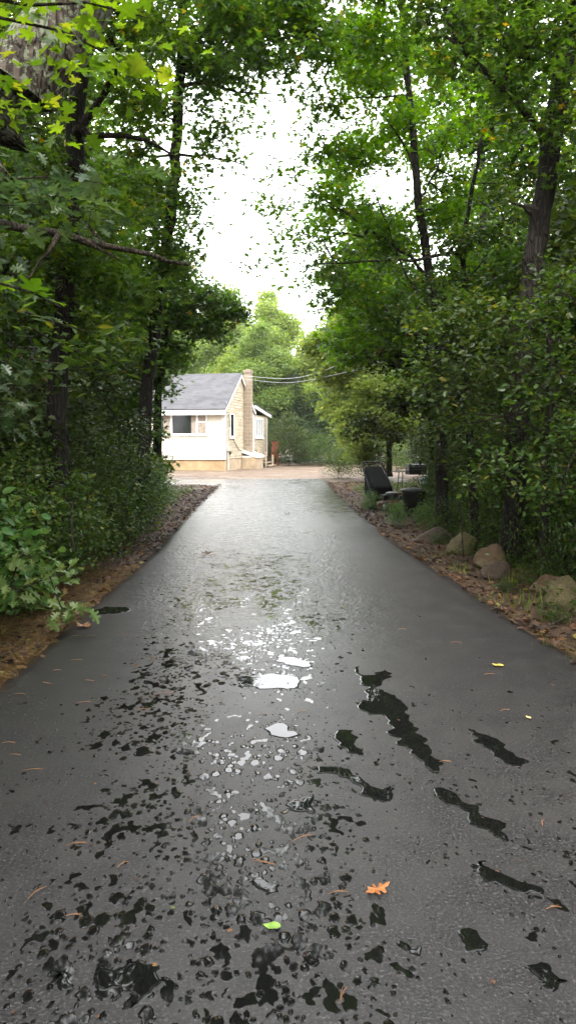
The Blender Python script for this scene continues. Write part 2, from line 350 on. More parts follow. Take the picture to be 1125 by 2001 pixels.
# ------------------------------------------------------------------ ground sheet
def axis(lo, hi, step0, near_lo, near_hi, grow=1.22):
    a = list(np.arange(near_lo, near_hi + 1e-6, step0)); s = step0; x = a[-1]
    while x < hi: s *= grow; x += s; a.append(x)
    s = step0; x = a[0]
    while x > lo: s *= grow; x -= s; a.insert(0, x)
    return np.array(a)
LEFT = [gnd(-260, 1600), gnd(7, 1339), gnd(112, 1246), gnd(209, 1160), gnd(310, 1074), gnd(372, 1003), gnd(420, 958)]
RIGHT = [gnd(1440, 1560), gnd(1125, 1297), gnd(988, 1210), gnd(871, 1129), gnd(755, 1053), gnd(674, 981), gnd(634, 938)]
def edge_x(tab, Y):
    ys = [p[1] for p in tab]; xs = [p[0] for p in tab]; return np.interp(Y, ys, xs)
def bump_z(x, y):
    xl = edge_x(LEFT, y) ; xr = edge_x(RIGHT, y)
    d = np.maximum(np.maximum(xl - x, x - xr), 0)
    k = np.clip((d - .1) / 1.2, 0, 1)
    n = .5 * (np.sin(x * 1.3 + 1.1) * np.sin(y * 1.1 + .4) + np.sin(x * .41 + y * .53)) + .35 * np.sin(x * 3.7 + y * 2.9) * np.sin(y * 4.3 - x * 2.2)
    far = np.clip((30 - y) / 6, .35, 1)
    return -.012 + k * far * (.05 + .07 * n) + np.clip((d - 3.0) / 9, 0, 1) * .25 * np.clip((34 - y) / 8, 0, 1)
ax = axis(-420, 420, .16, -6, 7); ay = axis(-60, 600, .16, 1, 32)
GX, GY = np.meshgrid(ax, ay); GZ = bump_z(GX, GY)
nx, ny = len(ax), len(ay)
idx = np.arange(nx * ny).reshape(ny, nx)
Fq = np.stack([idx[:-1,:-1], idx[:-1,1:], idx[1:,1:], idx[1:,:-1]], -1).reshape(-1, 4)
gO = np_mesh('ground', np.stack([GX, GY, GZ], -1).reshape(-1, 3), Fq, M_GROUND, smooth=True); tag(gO, kind='structure', label='brown soil, pine needles and leaf litter beside the driveway')
# ------------------------------------------------------------------ driveway
def driveway():
    ys = np.concatenate([np.arange(-6, 26, .12), [26.0, 27.0, 27.8, 28.4, 29.0, 29.6, 29.95]])
    m = MB(); vs = []; k = 12
    farL = [(26.6, -1.72), (27.2, -2.2), (27.7, -3.6), (28.0, -6.4), (30, -6.6)]
    for y in ys:
        xl = edge_x(LEFT, y) + .05 * mnoise.noise((y * 1.3, 0, 0)) + .03 * mnoise.noise((y * 5, 3, 0)) + .012 * mnoise.noise((y * 17, 3, 0))
        if y > 26.6: xl = np.interp(y, [a for a, b in farL], [b for a, b in farL])
        xr = edge_x(RIGHT, y) + .05 * mnoise.noise((y * 1.1, 9, 0)) + .03 * mnoise.noise((y * 5, 7, 0)) + .012 * mnoise.noise((y * 17, 5, 0))
        sl0 = float(edge_x(LEFT, y)) + .12 if y <= 26.6 else xl + .12; sr0 = float(edge_x(RIGHT, y)) - .12
        vs.append((xl - .03, y, -.02))
        for j in range(k + 1):
            t = (j - 1) / (k - 2); z = .03 if 0 < j < k else .016
            vs.append((xl if j == 0 else xr if j == k else sl0 + (sr0 - sl0) * t, y, z))
        vs.append((xr + .03, y, -.02))
    c = k + 3
    fs = [(i*c + j, i*c + j + 1, (i+1)*c + j + 1, (i+1)*c + j) for i in range(len(ys)-1) for j in range(c-1)]
    m.add(vs, fs, 0, True); o = m.build('driveway', M_ASPH); tag(o, kind='structure', label='freshly laid wet black asphalt driveway')
driveway()
# large puddles, outlines on the driveway in photo pixels brought down to the ground
def puddle(pix, seed):
    P = [gnd(u, v, .034)[:2] for u, v in pix]; out = []
    Q = []
    for i in range(len(P)):
        p0, p1, p2, p3 = P[i-1], P[i], P[(i+1) % len(P)], P[(i+2) % len(P)]
        for t in (0, .25, .5, .75): Q.append(.5*((2*p1)+(p2-p0)*t+(2*p0-5*p1+4*p2-p3)*t*t+(3*p1-p0-3*p2+p3)*t**3))
    P = Q
    n = len(P); rs = random.Random(seed)
    for i in range(n):
        a, b = P[i], P[(i + 1) % n]; L = float(np.linalg.norm(b - a)); q = max(1, int(L / .018))
        for t in range(q):
            p = a + (b - a) * t / q
            nn = Vector((b[1] - a[1], a[0] - b[0])).normalized() if L > 0 else Vector((0, 0))
            r = (mnoise.noise((p[0]*14, p[1]*14, seed)) * .05 + mnoise.noise((p[0]*40, p[1]*40, seed)) * .02)
            out.append((p[0] + nn.x * r, p[1] + nn.y * r))
    c = np.mean(out, 0); m = MB(); N = len(out)
    import mathutils
    rings = []
    arr = np.array(out)
    nxt = np.roll(arr, -1, 0); prv = np.roll(arr, 1, 0); tg = nxt - prv
    nr = np.stack([-tg[:,1], tg[:,0]], 1); nr /= (np.linalg.norm(nr, axis=1, keepdims=True) + 1e-9)
    area = np.sum(arr[:,0] * nxt[:,1] - nxt[:,0] * arr[:,1])
    if area < 0: nr = -nr
    vs = [(*p, .0303) for p in arr] + [(*p, .0322) for p in arr + nr * .004] + [(*p, .0328) for p in arr + nr * .009] + [(*p, .0328) for p in arr + nr * .012]
    fs = [(r*N + i, r*N + (i+1) % N, (r+1)*N + (i+1) % N, (r+1)*N + i) for r in (0, 1, 2) for i in range(N)]
    if area < 0: fs = [f[::-1] for f in fs]
    m.add(vs, fs, 0, True)
    from mathutils.geometry import tessellate_polygon
    tri = tessellate_polygon([[Vector(v) for v in vs[3*N:]]])
    base = 3 * N
    for t in tri:
        a, b, c_ = (Vector(vs[base + i]) for i in t)
        f = t if (b - a).cross(c_ - a).z > 0 else t[::-1]
        m.f.append([base + i for i in f]); m.m.append(0); m.sm.append(True)
    o = m.build('puddle', M_WATER); tag(o, kind='structure'); return o
PUD = [
 [(694,1302),(712,1318),(738,1312),(752,1308),(757,1320),(748,1333),(735,1345),(768,1358),(790,1378),(800,1400),(822,1432),(845,1470),(862,1496),(850,1504),(820,1490),(790,1462),(764,1432),(757,1405),(733,1395),(705,1385),(697,1372),(716,1362),(712,1342),(700,1325)],
 [(656,1428),(680,1424),(697,1432),(694,1448),(702,1464),(708,1474),(690,1468),(668,1460),(654,1448)],
 [(843,1540),(880,1545),(910,1572),(950,1590),(985,1615),(992,1640),(975,1638),(950,1620),(905,1590),(868,1565)],
 [(925,1685),(945,1682),(958,1698),(1010,1722),(1062,1738),(1040,1744),(990,1733),(945,1712)],
 [(620,1497),(670,1500),(705,1515),(722,1535),(765,1540),(752,1560),(715,1560),(700,1540),(668,1522),(640,1508)],
 [(470,1322),(520,1316),(572,1318),(585,1330),(580,1342),(520,1344),(490,1338)],
 [(541,1281),(600,1290),(606,1302),(575,1302),(545,1292)],
 [(527,1415),(556,1412),(562,1428),(590,1436),(545,1440),(524,1432)],
 [(190,1905),(232,1890),(248,1870),(272,1878),(304,1886),(296,1910),(288,1948),(262,1966),(246,1962),(262,1942),(240,1930),(205,1924)],
 [(565,1562),(600,1556),(618,1572),(600,1588),(575,1580)],
 [(176,1194),(205,1186),(240,1186),(256,1192),(215,1199),(180,1201)],
 [(896,1826),(925,1820),(944,1842),(938,1856),(912,1848)],
 [(1040,1892),(1065,1884),(1082,1900),(1108,1914),(1075,1926),(1048,1920)],
 [(914,1424),(945,1430),(975,1448),(1000,1470),(1036,1490),(1012,1498),(975,1480),(948,1462),(925,1445)],
 [(95,1892),(150,1886),(140,1910),(128,1930),(112,1918)],
 [(783,1838),(806,1842),(832,1850),(812,1862),(788,1856)],
 [(497,1722),(520,1716),(545,1728),(528,1748),(505,1745)],
]
for i, p in enumerate(PUD): puddle(p, i + 1)

# ------------------------------------------------------------------ leaves
def tpl(outline, fold=.12, cup=.1):
    """outline: right half from base to tip, mirrored and folded at the midrib; (x,y) with y 0..1"""
    rt = outline; vs = [(0, 0, 0), (0, 1, -cup)]; tr = []
    for side in (1, -1):
        n0 = len(vs)
        for x, y in rt: vs.append((x * side, y, fold * x - cup * y * y))
        ids = [0] + list(range(n0, n0 + len(rt))) + [1]
        # fan from midrib points
        mid = len(vs); vs.append((0, .5, -cup * .25))
        for a, b in zip(ids[:-1], ids[1:]):
            tr.append((mid, a, b) if side == 1 else (mid, b, a))
    return np.array(vs, np.float32), np.array(tr, np.int32)
T_DIAM = (np.array([(0,0,0),(.3,.45,.06),(0,1,-.08),(-.3,.45,.06)], np.float32), np.array([(0,1,2),(0,2,3)], np.int32))
T_OVAL = (np.array([(0,0,0),(.27,.25,.05),(.3,.6,.05),(0,1,-.1),(-.3,.6,.05),(-.27,.25,.05)], np.float32), np.array([(0,1,2),(0,2,3),(0,3,4),(0,4,5)], np.int32))
T_LEAF = tpl([(.10,.03),(.22,.14),(.30,.30),(.31,.46),(.26,.64),(.17,.80),(.08,.92)], .25, .12)
T_ROUND = tpl([(.22,.06),(.36,.25),(.40,.48),(.32,.74),(.14,.93)], .22, .15)
T_STAR = (np.array([(0,0,0),(.42,.12,.02),(.18,.38,.05),(.5,.68,-.02),(.14,.66,.04),(0,1.05,-.1),(-.14,.66,.04),(-.5,.68,-.02),(-.18,.38,.05),(-.42,.12,.02),(0,.4,0)], np.float32),
          np.array([(10,0,1),(10,1,2),(10,2,3),(10,3,4),(10,4,5),(10,5,6),(10,6,7),(10,7,8),(10,8,9),(10,9,0)], np.int32))
T_MAPLE = tpl([(.10,-.02),(.30,-.08),(.28,.06),(.48,.06),(.40,.16),(.26,.28),(.44,.36),(.66,.42),(.58,.50),(.66,.64),(.50,.60),(.30,.54),(.20,.56),(.24,.72),(.16,.78),(.10,.90)], .15, .14)
T_OAK = tpl([(.05,.08),(.12,.18),(.24,.17),(.20,.26),(.09,.30),(.14,.40),(.34,.40),(.36,.50),(.26,.52),(.11,.52),(.14,.62),(.34,.68),(.30,.76),(.18,.74),(.10,.76),(.12,.88),(.07,.94)], .18, .18)
T_ASH = tpl([(.10,.15),(.17,.40),(.14,.70),(.06,.9)], .2, .2)
T_NEEDLE = (np.array([(-.03,0,0),(.03,0,0),(0,1,-.06)], np.float32), np.array([(0,1,2)], np.int32))

def unit(a): return a / (np.linalg.norm(a, axis=-1, keepdims=True) + 1e-9)
def leaf_arrays(P, size, T, rng, up=1.0, tilt=.55, droop=.35, out=None):
    """P (n,3); returns V,F,rnd"""
    n = len(P); tv, tf = T
    nrm = rng.normal(size=(n, 3)) * tilt; nrm[:, 2] += up; nrm = unit(nrm)
    d = rng.normal(size=(n, 3)); d[:, 2] -= droop
    if out is not None: d += out
    d = unit(d - nrm * np.sum(d * nrm, 1, keepdims=True)); b = np.cross(d, nrm)
    s = size * rng.uniform(.6, 1.25, (n, 1, 1))
    V = P[:, None, :] + s * (tv[None, :, 0:1] * b[:, None] + tv[None, :, 1:2] * d[:, None] + tv[None, :, 2:3] * nrm[:, None])
    F = tf[None] + (np.arange(n) * len(tv))[:, None, None]
    r = np.repeat(rng.uniform(0, 1, n), len(tf))
    return V.reshape(-1, 3), F.reshape(-1, 3), r
def join(parts):
    Vs, Fs, Rs = [], [], []; o = 0
    for V, F, r in parts: Vs.append(V); Fs.append(F + o); Rs.append(r); o += len(V)
    return np.concatenate(Vs), np.concatenate(Fs), np.concatenate(Rs)

# ------------------------------------------------------------------ branching skeleton
class Skel:
    def __init__(s): s.p = np.zeros((20000, 3)); s.par = np.full(20000, -1); s.path = np.zeros(20000); s.fix = np.zeros(20000); s.n = 0
    def add(s, p, par, fix=0.0):
        i = s.n; s.p[i] = p; s.par[i] = par; s.fix[i] = fix
        s.path[i] = 0 if par < 0 else s.path[par] + np.linalg.norm(s.p[i] - s.p[par]) * (.15 if fix else 1)
        s.n += 1; return i
    def line(s, pts, r0, r1, par=-1, step=.25, rng=None, wob=.02):
        pts = np.array(pts, float); d = np.linalg.norm(np.diff(pts, axis=0), axis=1); cum = np.concatenate([[0], np.cumsum(d)])
        n = max(2, int(cum[-1] / step)); last = par
        for i in range(0 if par < 0 else 1, n + 1):
            t = cum[-1] * i / n; p = np.array([np.interp(t, cum, pts[:, k]) for k in range(3)])
            # smooth corners
            q = np.array([.5 * (np.interp(min(t + step*1.5, cum[-1]), cum, pts[:, k]) + np.interp(max(t - step*1.5, 0), cum, pts[:, k])) for k in range(3)])
            p = (p + q) / 2 + (rng.normal(size=3) * wob if rng is not None and 0 < i else 0)
            last = s.add(p, last, r0 + (r1 - r0) * i / n)
    def nearest(s, p): return int(np.argmin(np.linalg.norm(s.p[:s.n] - p, axis=1)))
    def limb(s, pts, r0, r1, rng, step=.2):
        k = s.nearest(np.array(pts[0])); s.line([s.p[k]] + [np.array(q) for q in pts], r0, r1, k, step, rng, .012)
    def attract(s, A, rng, seg=.28, sag=.12, bias=.22):
        o = np.argsort([np.min(np.linalg.norm(s.p[:s.n] - a, axis=1)) for a in A])
        for a in A[o]:
            v = a - s.p[:s.n]; d = np.linalg.norm(v, axis=1)
            cost = d * (1 + .35 * np.clip(-v[:, 2] / (d + 1e-6), 0, 1)) + bias * s.path[:s.n]
            k = int(np.argmin(cost)); L = d[k]; q = max(1, int(round(L / seg))); p0 = s.p[k].copy(); last = k
            ctrl = (p0 + a) / 2 + np.array([0, 0, sag * L]) + rng.normal(size=3) * .06 * L
            for i in range(1, q + 1):
                t = i / q; last = s.add((1-t)**2 * p0 + 2*t*(1-t) * ctrl + t*t * a + (rng.normal(size=3) * .015 if i < q else 0), last)
    def radii(s, k=.0045, rmin=.003):
        n = s.n; cnt = np.ones(n)
        ch = np.zeros(n, int)
        for i in range(n): 
            if s.par[i] >= 0: ch[s.par[i]] += 1
        cnt = (ch == 0).astype(float)
        for i in range(n - 1, -1, -1):
            if s.par[i] >= 0: cnt[s.par[i]] += cnt[i]
        r = np.maximum(rmin, k * np.sqrt(cnt))
        for i in range(n):
            if s.fix[i] > 0: r[i] = s.fix[i]
            elif s.par[i] >= 0: r[i] = min(r[i], r[s.par[i]] * .92)
        s.r = np.maximum(r, rmin); s.ch = ch; return s.r
    def tubes(s, sel, k):
        """rings shared per node"""
        n = s.n; P = s.p[:n]; par = s.par[:n]; d = np.where((par >= 0)[:, None], P - P[np.maximum(par, 0)], np.array([0, 0, 1.0])); d = unit(d)
        ref = np.where(np.abs(d[:, 2:3]) > .8, np.array([1.0, 0, 0]), np.array([0, 0, 1.0])); a = unit(np.cross(ref, d)); b = np.cross(d, a)
        # for a trunk that goes nearly straight up keep ring directions steady
        an = np.arange(k) * 2 * np.pi / k
        ring = a[:, None] * np.cos(an)[None, :, None] + b[:, None] * np.sin(an)[None, :, None]
        ii = np.nonzero(sel & (par >= 0))[0]; pp = par[ii]; m = len(ii)
        rc = s.r[ii]; rp = np.minimum(s.r[pp], np.where(s.fix[pp] > 0, np.where(s.fix[ii] > 0, s.r[pp], rc * 1.25), s.r[pp]))
        R1 = ring[ii]
        samefam = (np.abs(np.sum(d[ii] * d[pp], 1)) > .5) & (np.abs(np.sum(a[ii] * a[pp], 1)) > .6)
        R0 = np.where(samefam[:, None, None], ring[pp], R1)
        V = np.concatenate([P[pp][:, None] + R0 * rp[:, None, None], P[ii][:, None] + R1 * rc[:, None, None]], 1)
        j = np.arange(k); f = np.stack([j, (j+1) % k, (j+1) % k + k, j + k], -1)
        F = f[None] + (np.arange(m) * 2 * k)[:, None, None]
        return V.reshape(-1, 3), F.reshape(-1, 4)

DENS = 2.9
def blob_pts(blobs, rng, density):
    """blobs: (center, (rx,ry,rz)); shell-biased random points"""
    out = []; density *= DENS
    for c, r in blobs:
        r = np.array(r) if hasattr(r, '__len__') else np.array([r, r, r * .75])
        n = max(3, int(density * (r[0] * r[1] * r[2]) ** (2/3.) * 4))
        u = unit(rng.normal(size=(n, 3))) * rng.uniform(.15, 1, (n, 1)) ** (1/2.2)
        out.append(np.array(c) + u * r)
    return np.concatenate(out)

def make_tree(name, base, trunk, r0, r1, limbs, blobs, leafm, barkm, T=T_STAR, size=.085, per=14, spread=.26, dens=10, seed=1,
              label=None, cat='tree', group=None, ksides=10, flare=1.35, tilt=.5, droop=.4, seg=.28, flat=.55, kr=.0045, extra=None, twigm=None, hang=0.0):
    rng = np.random.default_rng(seed); s = Skel(); base = np.array(base, float)
    s.line(trunk, r0, r1, -1, .25, rng, .012)
    nt_ = s.n
    fl = np.clip(1 - np.arange(nt_) * .25 / .9, 0, 1) ** 2; s.fix[:nt_] *= 1 + (flare - 1) * fl
    for L in limbs: s.limb(L[0], L[1], L[2], rng)
    nl = s.n
    A = blob_pts(blobs, rng, dens)
    s.attract(A, rng, seg); s.radii(kr)
    root = empty(name, base); tag(root, label, cat, group)
    o = s.tubes(np.arange(s.n) < nt_, ksides)
    V = o[0]; # bark irregularity
    np_mesh('trunk', V - base, o[1], barkm, root, smooth=True)
    o = s.tubes(np.arange(s.n) >= nt_, 5)
    np_mesh('branches', o[0] - base, o[1], twigm or B_TWIG, root, smooth=True)
    ti = np.nonzero((np.arange(s.n) >= nl) & (s.r[:s.n] < .016))[0]
    P = s.p[ti]; w_ = np.where(s.ch[ti] == 0, 1.6, .8); cnt = rng.poisson(per * 1.7 * w_)
    C0 = np.repeat(P, cnt, 0); q = rng.normal(size=C0.shape) * np.array([spread, spread, spread * flat]) * .62
    q[:, 2] -= np.abs(rng.normal(size=len(q))) * hang
    V, F, r = leaf_arrays(C0 + q, size, T, rng, tilt=tilt, droop=droop, out=unit(q) * .8)
    np_mesh('crown', V - base, F, leafm, root, rnd=r)
    if extra: extra(root, base, s, rng)
    return root

def gtree_proto(name, H, cr, seed, leafm, label, size=.12, low=.3, T=T_DIAM, per=16, dens=5, group=None, spread=.4, r0=.16, lean=0, kb=9):
    """a free-standing woodland tree at the origin"""
    rng = np.random.default_rng(seed)
    tr = [(0,0,0), (lean*.3, .1, H*.3), (lean*.6, -.1, H*.6), (lean, 0, H*.93)]
    bl = []
    for i in range(kb):
        t = low + (1 - low) * (i + .5) / kb; z = H * t; rr = cr * (math.sin(math.pi * min(1, (t - low) / (1 - low) * .8 + .22)) * .75 + .25)
        a = i * 2.4 + rng.uniform(-.4, .4); off = rr * rng.uniform(.3, .6)
        bl.append(((lean*t + off * math.cos(a), off * math.sin(a), z), (rr * .62, rr * .62, H * .085 + .25)))
    return make_tree(name, (0,0,0), tr, r0, .03, [], bl, leafm, B_DARK, T, size, per, spread, dens, seed, label, 'tree', group, seg=.45, kr=.006)

def B(lst):      # (u, v, Y, r_px) -> blob
    out = []
    for u, v, Y, r in lst:
        m = r * Y / 1500; out.append((at(u, v, Y), (m, m * 1.0, m * .72)))
    return out
def fillb(poly, Ys, rs_, n, seed):
    rr = random.Random(seed); us = [p[0] for p in poly]; vs = [p[1] for p in poly]; out = []
    while len(out) < n:
        u, v = rr.uniform(min(us), max(us)), rr.uniform(min(vs), max(vs)); ins = False
        for (x0, y0), (x1, y1) in zip(poly, poly[1:] + poly[:1]):
            if (y0 > v) != (y1 > v) and u < (x1 - x0) * (v - y0) / (y1 - y0) + x0: ins = not ins
        if ins: out.append((u, v, rr.uniform(*Ys), rr.uniform(*rs_)))
    return B(out)
def PX(lst, Y): return [at(u, v, (y[0] if y else Y)) for u, v, *y in lst]


# ---- left side trees
g_ = gnd(-290, 1310)
base = np.array((-3.05, 5.0, .02))
make_tree('leaning_tree', base, [base, at(-190, 820, 5.0), at(-160, 520, 5.0), at(-72, 330, 5.0), at(22, 203, 5.0), at(98, 88, 5.05), at(172, -50, 5.1), at(300, -330, 5.3), at(420, -620, 5.7)],
    .30, .17, [], B([(380,-500,6.2,170),(620,-420,6.5,200),(150,-420,6,170),(300,-750,6.5,260),(620,-800,7,260),(-60,-600,5.5,250)]), L_MAPLE, B_LICHEN, T_STAR, .09, 11, .3, 9, 21,
    'thick leaning trunk with pale lichen on its bark at the top left', ksides=20, flare=1.25)
base = np.array((at(112, 1112, 9)[0], 9, .03))
make_tree('maple_tree', base, [base, at(112, 850, 9), at(120, 650, 9), at(138, 450, 9), at(149, 300, 9), at(157, 150, 9), at(175, 0, 9), at(190, -200, 9)],
    .125, .085, [(PX([(150,260),(185,205),(215,170),(250,140)], 8.8), .06, .02), (PX([(150,275),(200,262),(260,262),(330,290),(350,310)], 8.8), .045, .012)],
    B([(60,40,8,70),(210,60,8.4,60),(250,170,8.8,55),(290,60,9,45),(60,300,8.6,50),(205,420,8.5,55),(70,470,8.4,60),(160,520,8.8,60),(250,400,9.4,50),(250,560,9,55),(60,600,9,60),(170,640,9.3,55),(270,280,9.4,45),
       (120,-120,8,110),(330,-150,9,130),(40,-280,9,140),(250,-350,9,160),(20,180,8.8,50),(230,680,8.6,50)]), L_MAPLE, B_DARK, T_STAR, .095, 12, .25, 17, 22,
    'dark trunked maple with its crown over the left bushes, second tree from the left edge', ksides=14)
base = np.array((at(278, 1035, 13)[0], 13, .03))
make_tree('maple_tree', base, [base, at(286, 780, 13), at(305, 620, 13), at(325, 490, 13), at(338, 380, 13), at(345, 280, 13), at(352, 150, 13), at(358, 40, 13), at(365, -120, 13)],
    .11, .075, [(PX([(350,75),(390,62),(430,48),(500,60),(560,95)], 12.6), .05, .012), (PX([(352,170),(400,150),(430,178),(490,180),(560,186)], 12.8), .035, .008),
                (PX([(345,300),(300,315),(250,290)], 12.8), .03, .01), (PX([(335,310),(390,300),(440,310),(500,330)], 13), .03, .008)],
    B([(300,90,12.5,50),(430,60,12,40),(500,75,12,30),(420,140,12.6,34),(470,175,12.8,26),(290,200,12.8,45),(400,270,12.6,36),(440,250,12.6,22),(460,310,12.8,20),(300,360,12.5,45),(375,390,12.8,30),(395,440,12.8,18),(370,480,12.6,22),
       (290,470,12.6,42),(240,330,12.8,40),(330,560,12.8,40),(260,620,12.8,45),(320,200,12.6,30),(380,330,12.8,24),(510,130,12.4,22),(540,20,12,30),(460,5,12,40),(350,-20,12.5,60),(560,-120,12.3,90),(400,-220,12.5,120),(300,-420,13,180),(230,520,12.4,40),(240,240,12.6,30)]) + fillb([(200,20),(470,20),(500,110),(430,190),(400,280),(380,330),(360,420),(370,520),(330,640),(220,640)], (12.2,13.4), (26,38), 14, 3) + fillb([(380,-60),(400,60),(470,120),(560,130),(640,100),(640,-60)], (10.6,12.4), (16,28), 64, 8),
    L_MAPLE, B_DARK, T_STAR, .10, 11, .26, 17, 23, 'slender dark maple trunk leaning beside the sky gap left of the driveway', ksides=12)
base = np.array((-4.6, 7.2, .05))
make_tree('oak_tree', base, [base, at(-330, 700, 7.2), at(-300, 400, 7.2), at(-260, 100, 7.2), at(-220, -300, 7.2)], .2, .1,
    [(PX([(-300,400,7.2),(-120,405,7.1),(0,432,7.0),(60,452,6.95),(120,462,6.9),(180,470,6.9),(240,488,6.9),(300,505,6.9),(345,508,6.9),(382,522,6.9)], 7), .065, .016),
     (PX([(100,462,6.9),(88,500,6.7),(70,530,6.6),(55,550,6.5)], 7), .016, .008), (PX([(170,470,6.9),(210,500,6.9),(250,508,6.9)], 7), .02, .008), (PX([(200,476,6.9),(180,440,6.9),(140,420,6.9)], 7), .02, .008)],
    B([(20,390,6.5,45),(110,350,6.2,40),(150,400,6.4,35),(10,560,6.6,40),(-80,300,6.8,90),(-120,0,7,120),(60,700,6.8,40),(-60,800,6.9,90)]), L_OAK, B_DARK, T_OAK, .14, 6, .3, 12, 24,
    'oak with a long bare limb reaching right across the left foliage', twigm=B_DEAD)
base = np.array((at(305, 978, 19)[0], 19, .02))
make_tree('maple_tree', base, [base, at(308, 800, 19), at(322, 650, 19), at(330, 560, 19), at(338, 470, 19)], .13, .04, [(PX([(325,640),(370,600),(430,590),(480,600)], 19), .03, .01)],
    B([(440,600,19,32),(470,615,19,18),(400,575,19,30),(380,640,19,34),(340,600,19,40),(330,690,19,40),(290,640,19,45),(340,520,19.4,40),(300,560,19.4,45),(290,740,19,34),(420,650,19,20),(250,700,19.4,45),(280,800,18.6,24),(265,860,18.6,26),(300,850,18.6,14),(290,910,18.6,20),(320,910,18.6,10),(345,715,18.4,12),(330,770,18.4,10),(250,790,18.8,34)]),
    L_MAPLE, B_DARK, T_STAR, .11, 14, .27, 24, 25, 'dark maple whose low branch reaches over the house roof')
base = np.array((-1.95, 4.3, .0))
# ---- right side trees
base = np.array((at(1000, 1112, 9)[0], 9, .04))
make_tree('large_tree', base, [base, at(1012, 800, 9), at(1035, 560, 9), at(1052, 440, 9), at(1070, 330, 9), at(1084, 230, 9), at(1104, 100, 9), at(1122, 0, 9), at(1150, -200, 9), at(1170, -420, 9)],
    .13, .10, [(PX([(1060,258),(1030,222),(1003,193),(965,158),(930,128),(900,95),(880,60),(862,18),(850,-60)], 8.9), .05, .02), (PX([(990,178),(995,120),(985,70),(960,30),(945,-20)], 8.9), .03, .015),
                (PX([(900,95),(860,60),(830,40)], 8.9), .02, .008), (PX([(1045,405),(1010,400),(980,395)], 8.9), .03, .01), (PX([(1120,40),(1180,-40),(1240,-80)], 9), .06, .02)],
    B([(1080,60,8.2,60),(1110,160,8.2,45),(1040,100,8.6,45),(930,40,8.6,50),(900,140,8.6,40),(860,110,9,40),(980,230,9,35),(1100,250,8.4,35),(1010,20,8.8,55),(850,20,9,50),(1130,330,8.6,35),(930,-120,9,110),(1120,-150,8.5,120),(760,-60,9,70),
       (1050,-350,9,170),(800,-300,9,130),(1250,0,9,150),(620,-180,9.2,80),(1250,250,9,100)]) + fillb([(840,-20),(860,150),(920,250),(1000,330),(1010,250),(1125,260),(1160,-40)], (8.2,9.6), (26,38), 7, 2), L_MAPLE, B_DARK, T_STAR, .085, 12, .25, 17, 31,
    'thick dark trunk with a long left limb near the right edge', ksides=14)
base = np.array((at(862, 1050, 12)[0], 12, .04))
make_tree('slender_tree', base, [base, at(860, 800, 12), at(852, 600, 12), at(836, 520, 12), at(817, 400, 12), at(810, 300, 12), at(800, 180, 12), at(788, 80, 12), at(780, -60, 12)],
    .10, .035, [(PX([(842,545),(800,500),(745,465),(700,430),(620,385),(560,345)], 11.9), .03, .008), (PX([(808,310),(775,260),(740,215),(700,190)], 12), .022, .006), (PX([(816,400),(850,330),(880,260),(890,220)], 12), .022, .006),
                (PX([(828,600),(800,560),(770,480),(740,400),(705,320)], 11.8), .022, .008), (PX([(800,180),(740,192),(640,195),(560,184)], 12), .018, .005)],
    B([(780,100,12,50),(700,60,11.6,50),(640,120,11.6,40),(600,60,11.4,36),(720,160,12,40),(660,220,12,40),(620,300,12,34),(700,290,12,44),(780,220,12,46),(640,380,12,38),(580,330,12,24),(700,400,12.2,44),(560,410,12,24),(600,470,12,32),(530,470,12,16),(470,215,12.4,16),(500,250,12.4,12),(660,520,12.2,40),
       (545,350,12,16),(520,395,12,12),(600,180,11.8,26),(580,240,12,18),(740,480,12.4,40),(600,550,12.4,22),(860,200,12.4,44),(840,300,12.6,44),(580,10,11.4,40),(680,-60,11.6,70),(820,-40,12,70),(650,590,12.6,34),(720,600,12.6,34),(880,380,12.6,50),(800,420,12.8,36),(500,520,12,10),(545,520,12,14)]) + fillb([(640,20),(650,120),(640,200),(630,290),(610,340),(590,420),(600,500),(660,570),(800,620),(900,560),(930,300),(900,60),(760,10)], (11.4,13.4), (24,42), 18, 1) + fillb([(680,560),(690,700),(800,720),(830,560),(760,430),(700,430)], (12,14.5), (28,42), 14, 11),
    L_BRIGHT, B_DARK, T_STAR, .088, 11, .25, 17, 32, 'slender tree with bright green leaves beside the sky gap right of the driveway', ksides=10)
base = np.array((at(930, 1075, 10.5)[0], 10.5, .04))
make_tree('sapling_tree', base, [base, at(915, 850, 10.5), at(906, 620, 10.5), at(905, 480, 10.5), at(925, 350, 10.5), at(945, 250, 10.6)], .06, .02,
    [(PX([(906,485),(870,497),(820,506),(740,511),(660,514),(610,516),(588,528)], 10.2), .028, .007), (PX([(905,560),(950,510),(960,470)], 10.5), .018, .006), (PX([(905,600),(860,570),(820,590)], 10.5), .016, .006)],
    B([(940,470,9.8,44),(880,470,10,36),(1000,440,9.6,40),(660,540,10.2,22),(760,530,10.2,26),(850,560,10.2,36),(930,560,10,44),(620,500,10.2,18),(700,490,10.2,22),(1010,540,9.6,44),(960,380,10.4,34),(790,600,10.2,34),(900,640,10,44)]),
    L_SHRUB, B_DARK, T_OVAL, .07, 14, .22, 20, 33, 'sapling with a long thin bough stretched left over the driveway')
base = np.array((at(1060, 1130, 8.2)[0], 8.2, .05))
make_tree('understory_tree', base, [base, at(1065, 900, 8.2), at(1075, 700, 8.2), at(1060, 560, 8.2)], .05, .02, [(PX([(1068,760),(1000,720),(930,700),(880,720)], 8), .02, .006), (PX([(1060,850),(980,800),(900,830)], 8), .018, .006)],
    B([(1080,600,7.8,55),(1000,640,7.8,50),(940,700,7.8,46),(880,640,8.4,44),(1080,740,7.6,55),(1000,760,8,46),(900,780,8,38),(1090,860,7.6,48),(850,730,8.6,38),(1150,500,8,80),(1180,750,8,80),(960,850,8.2,34)]),
    L_DARK, B_DARK, T_OVAL, .075, 12, .22, 17, 34, 'dark leafy understory tree right of the slender trunks')
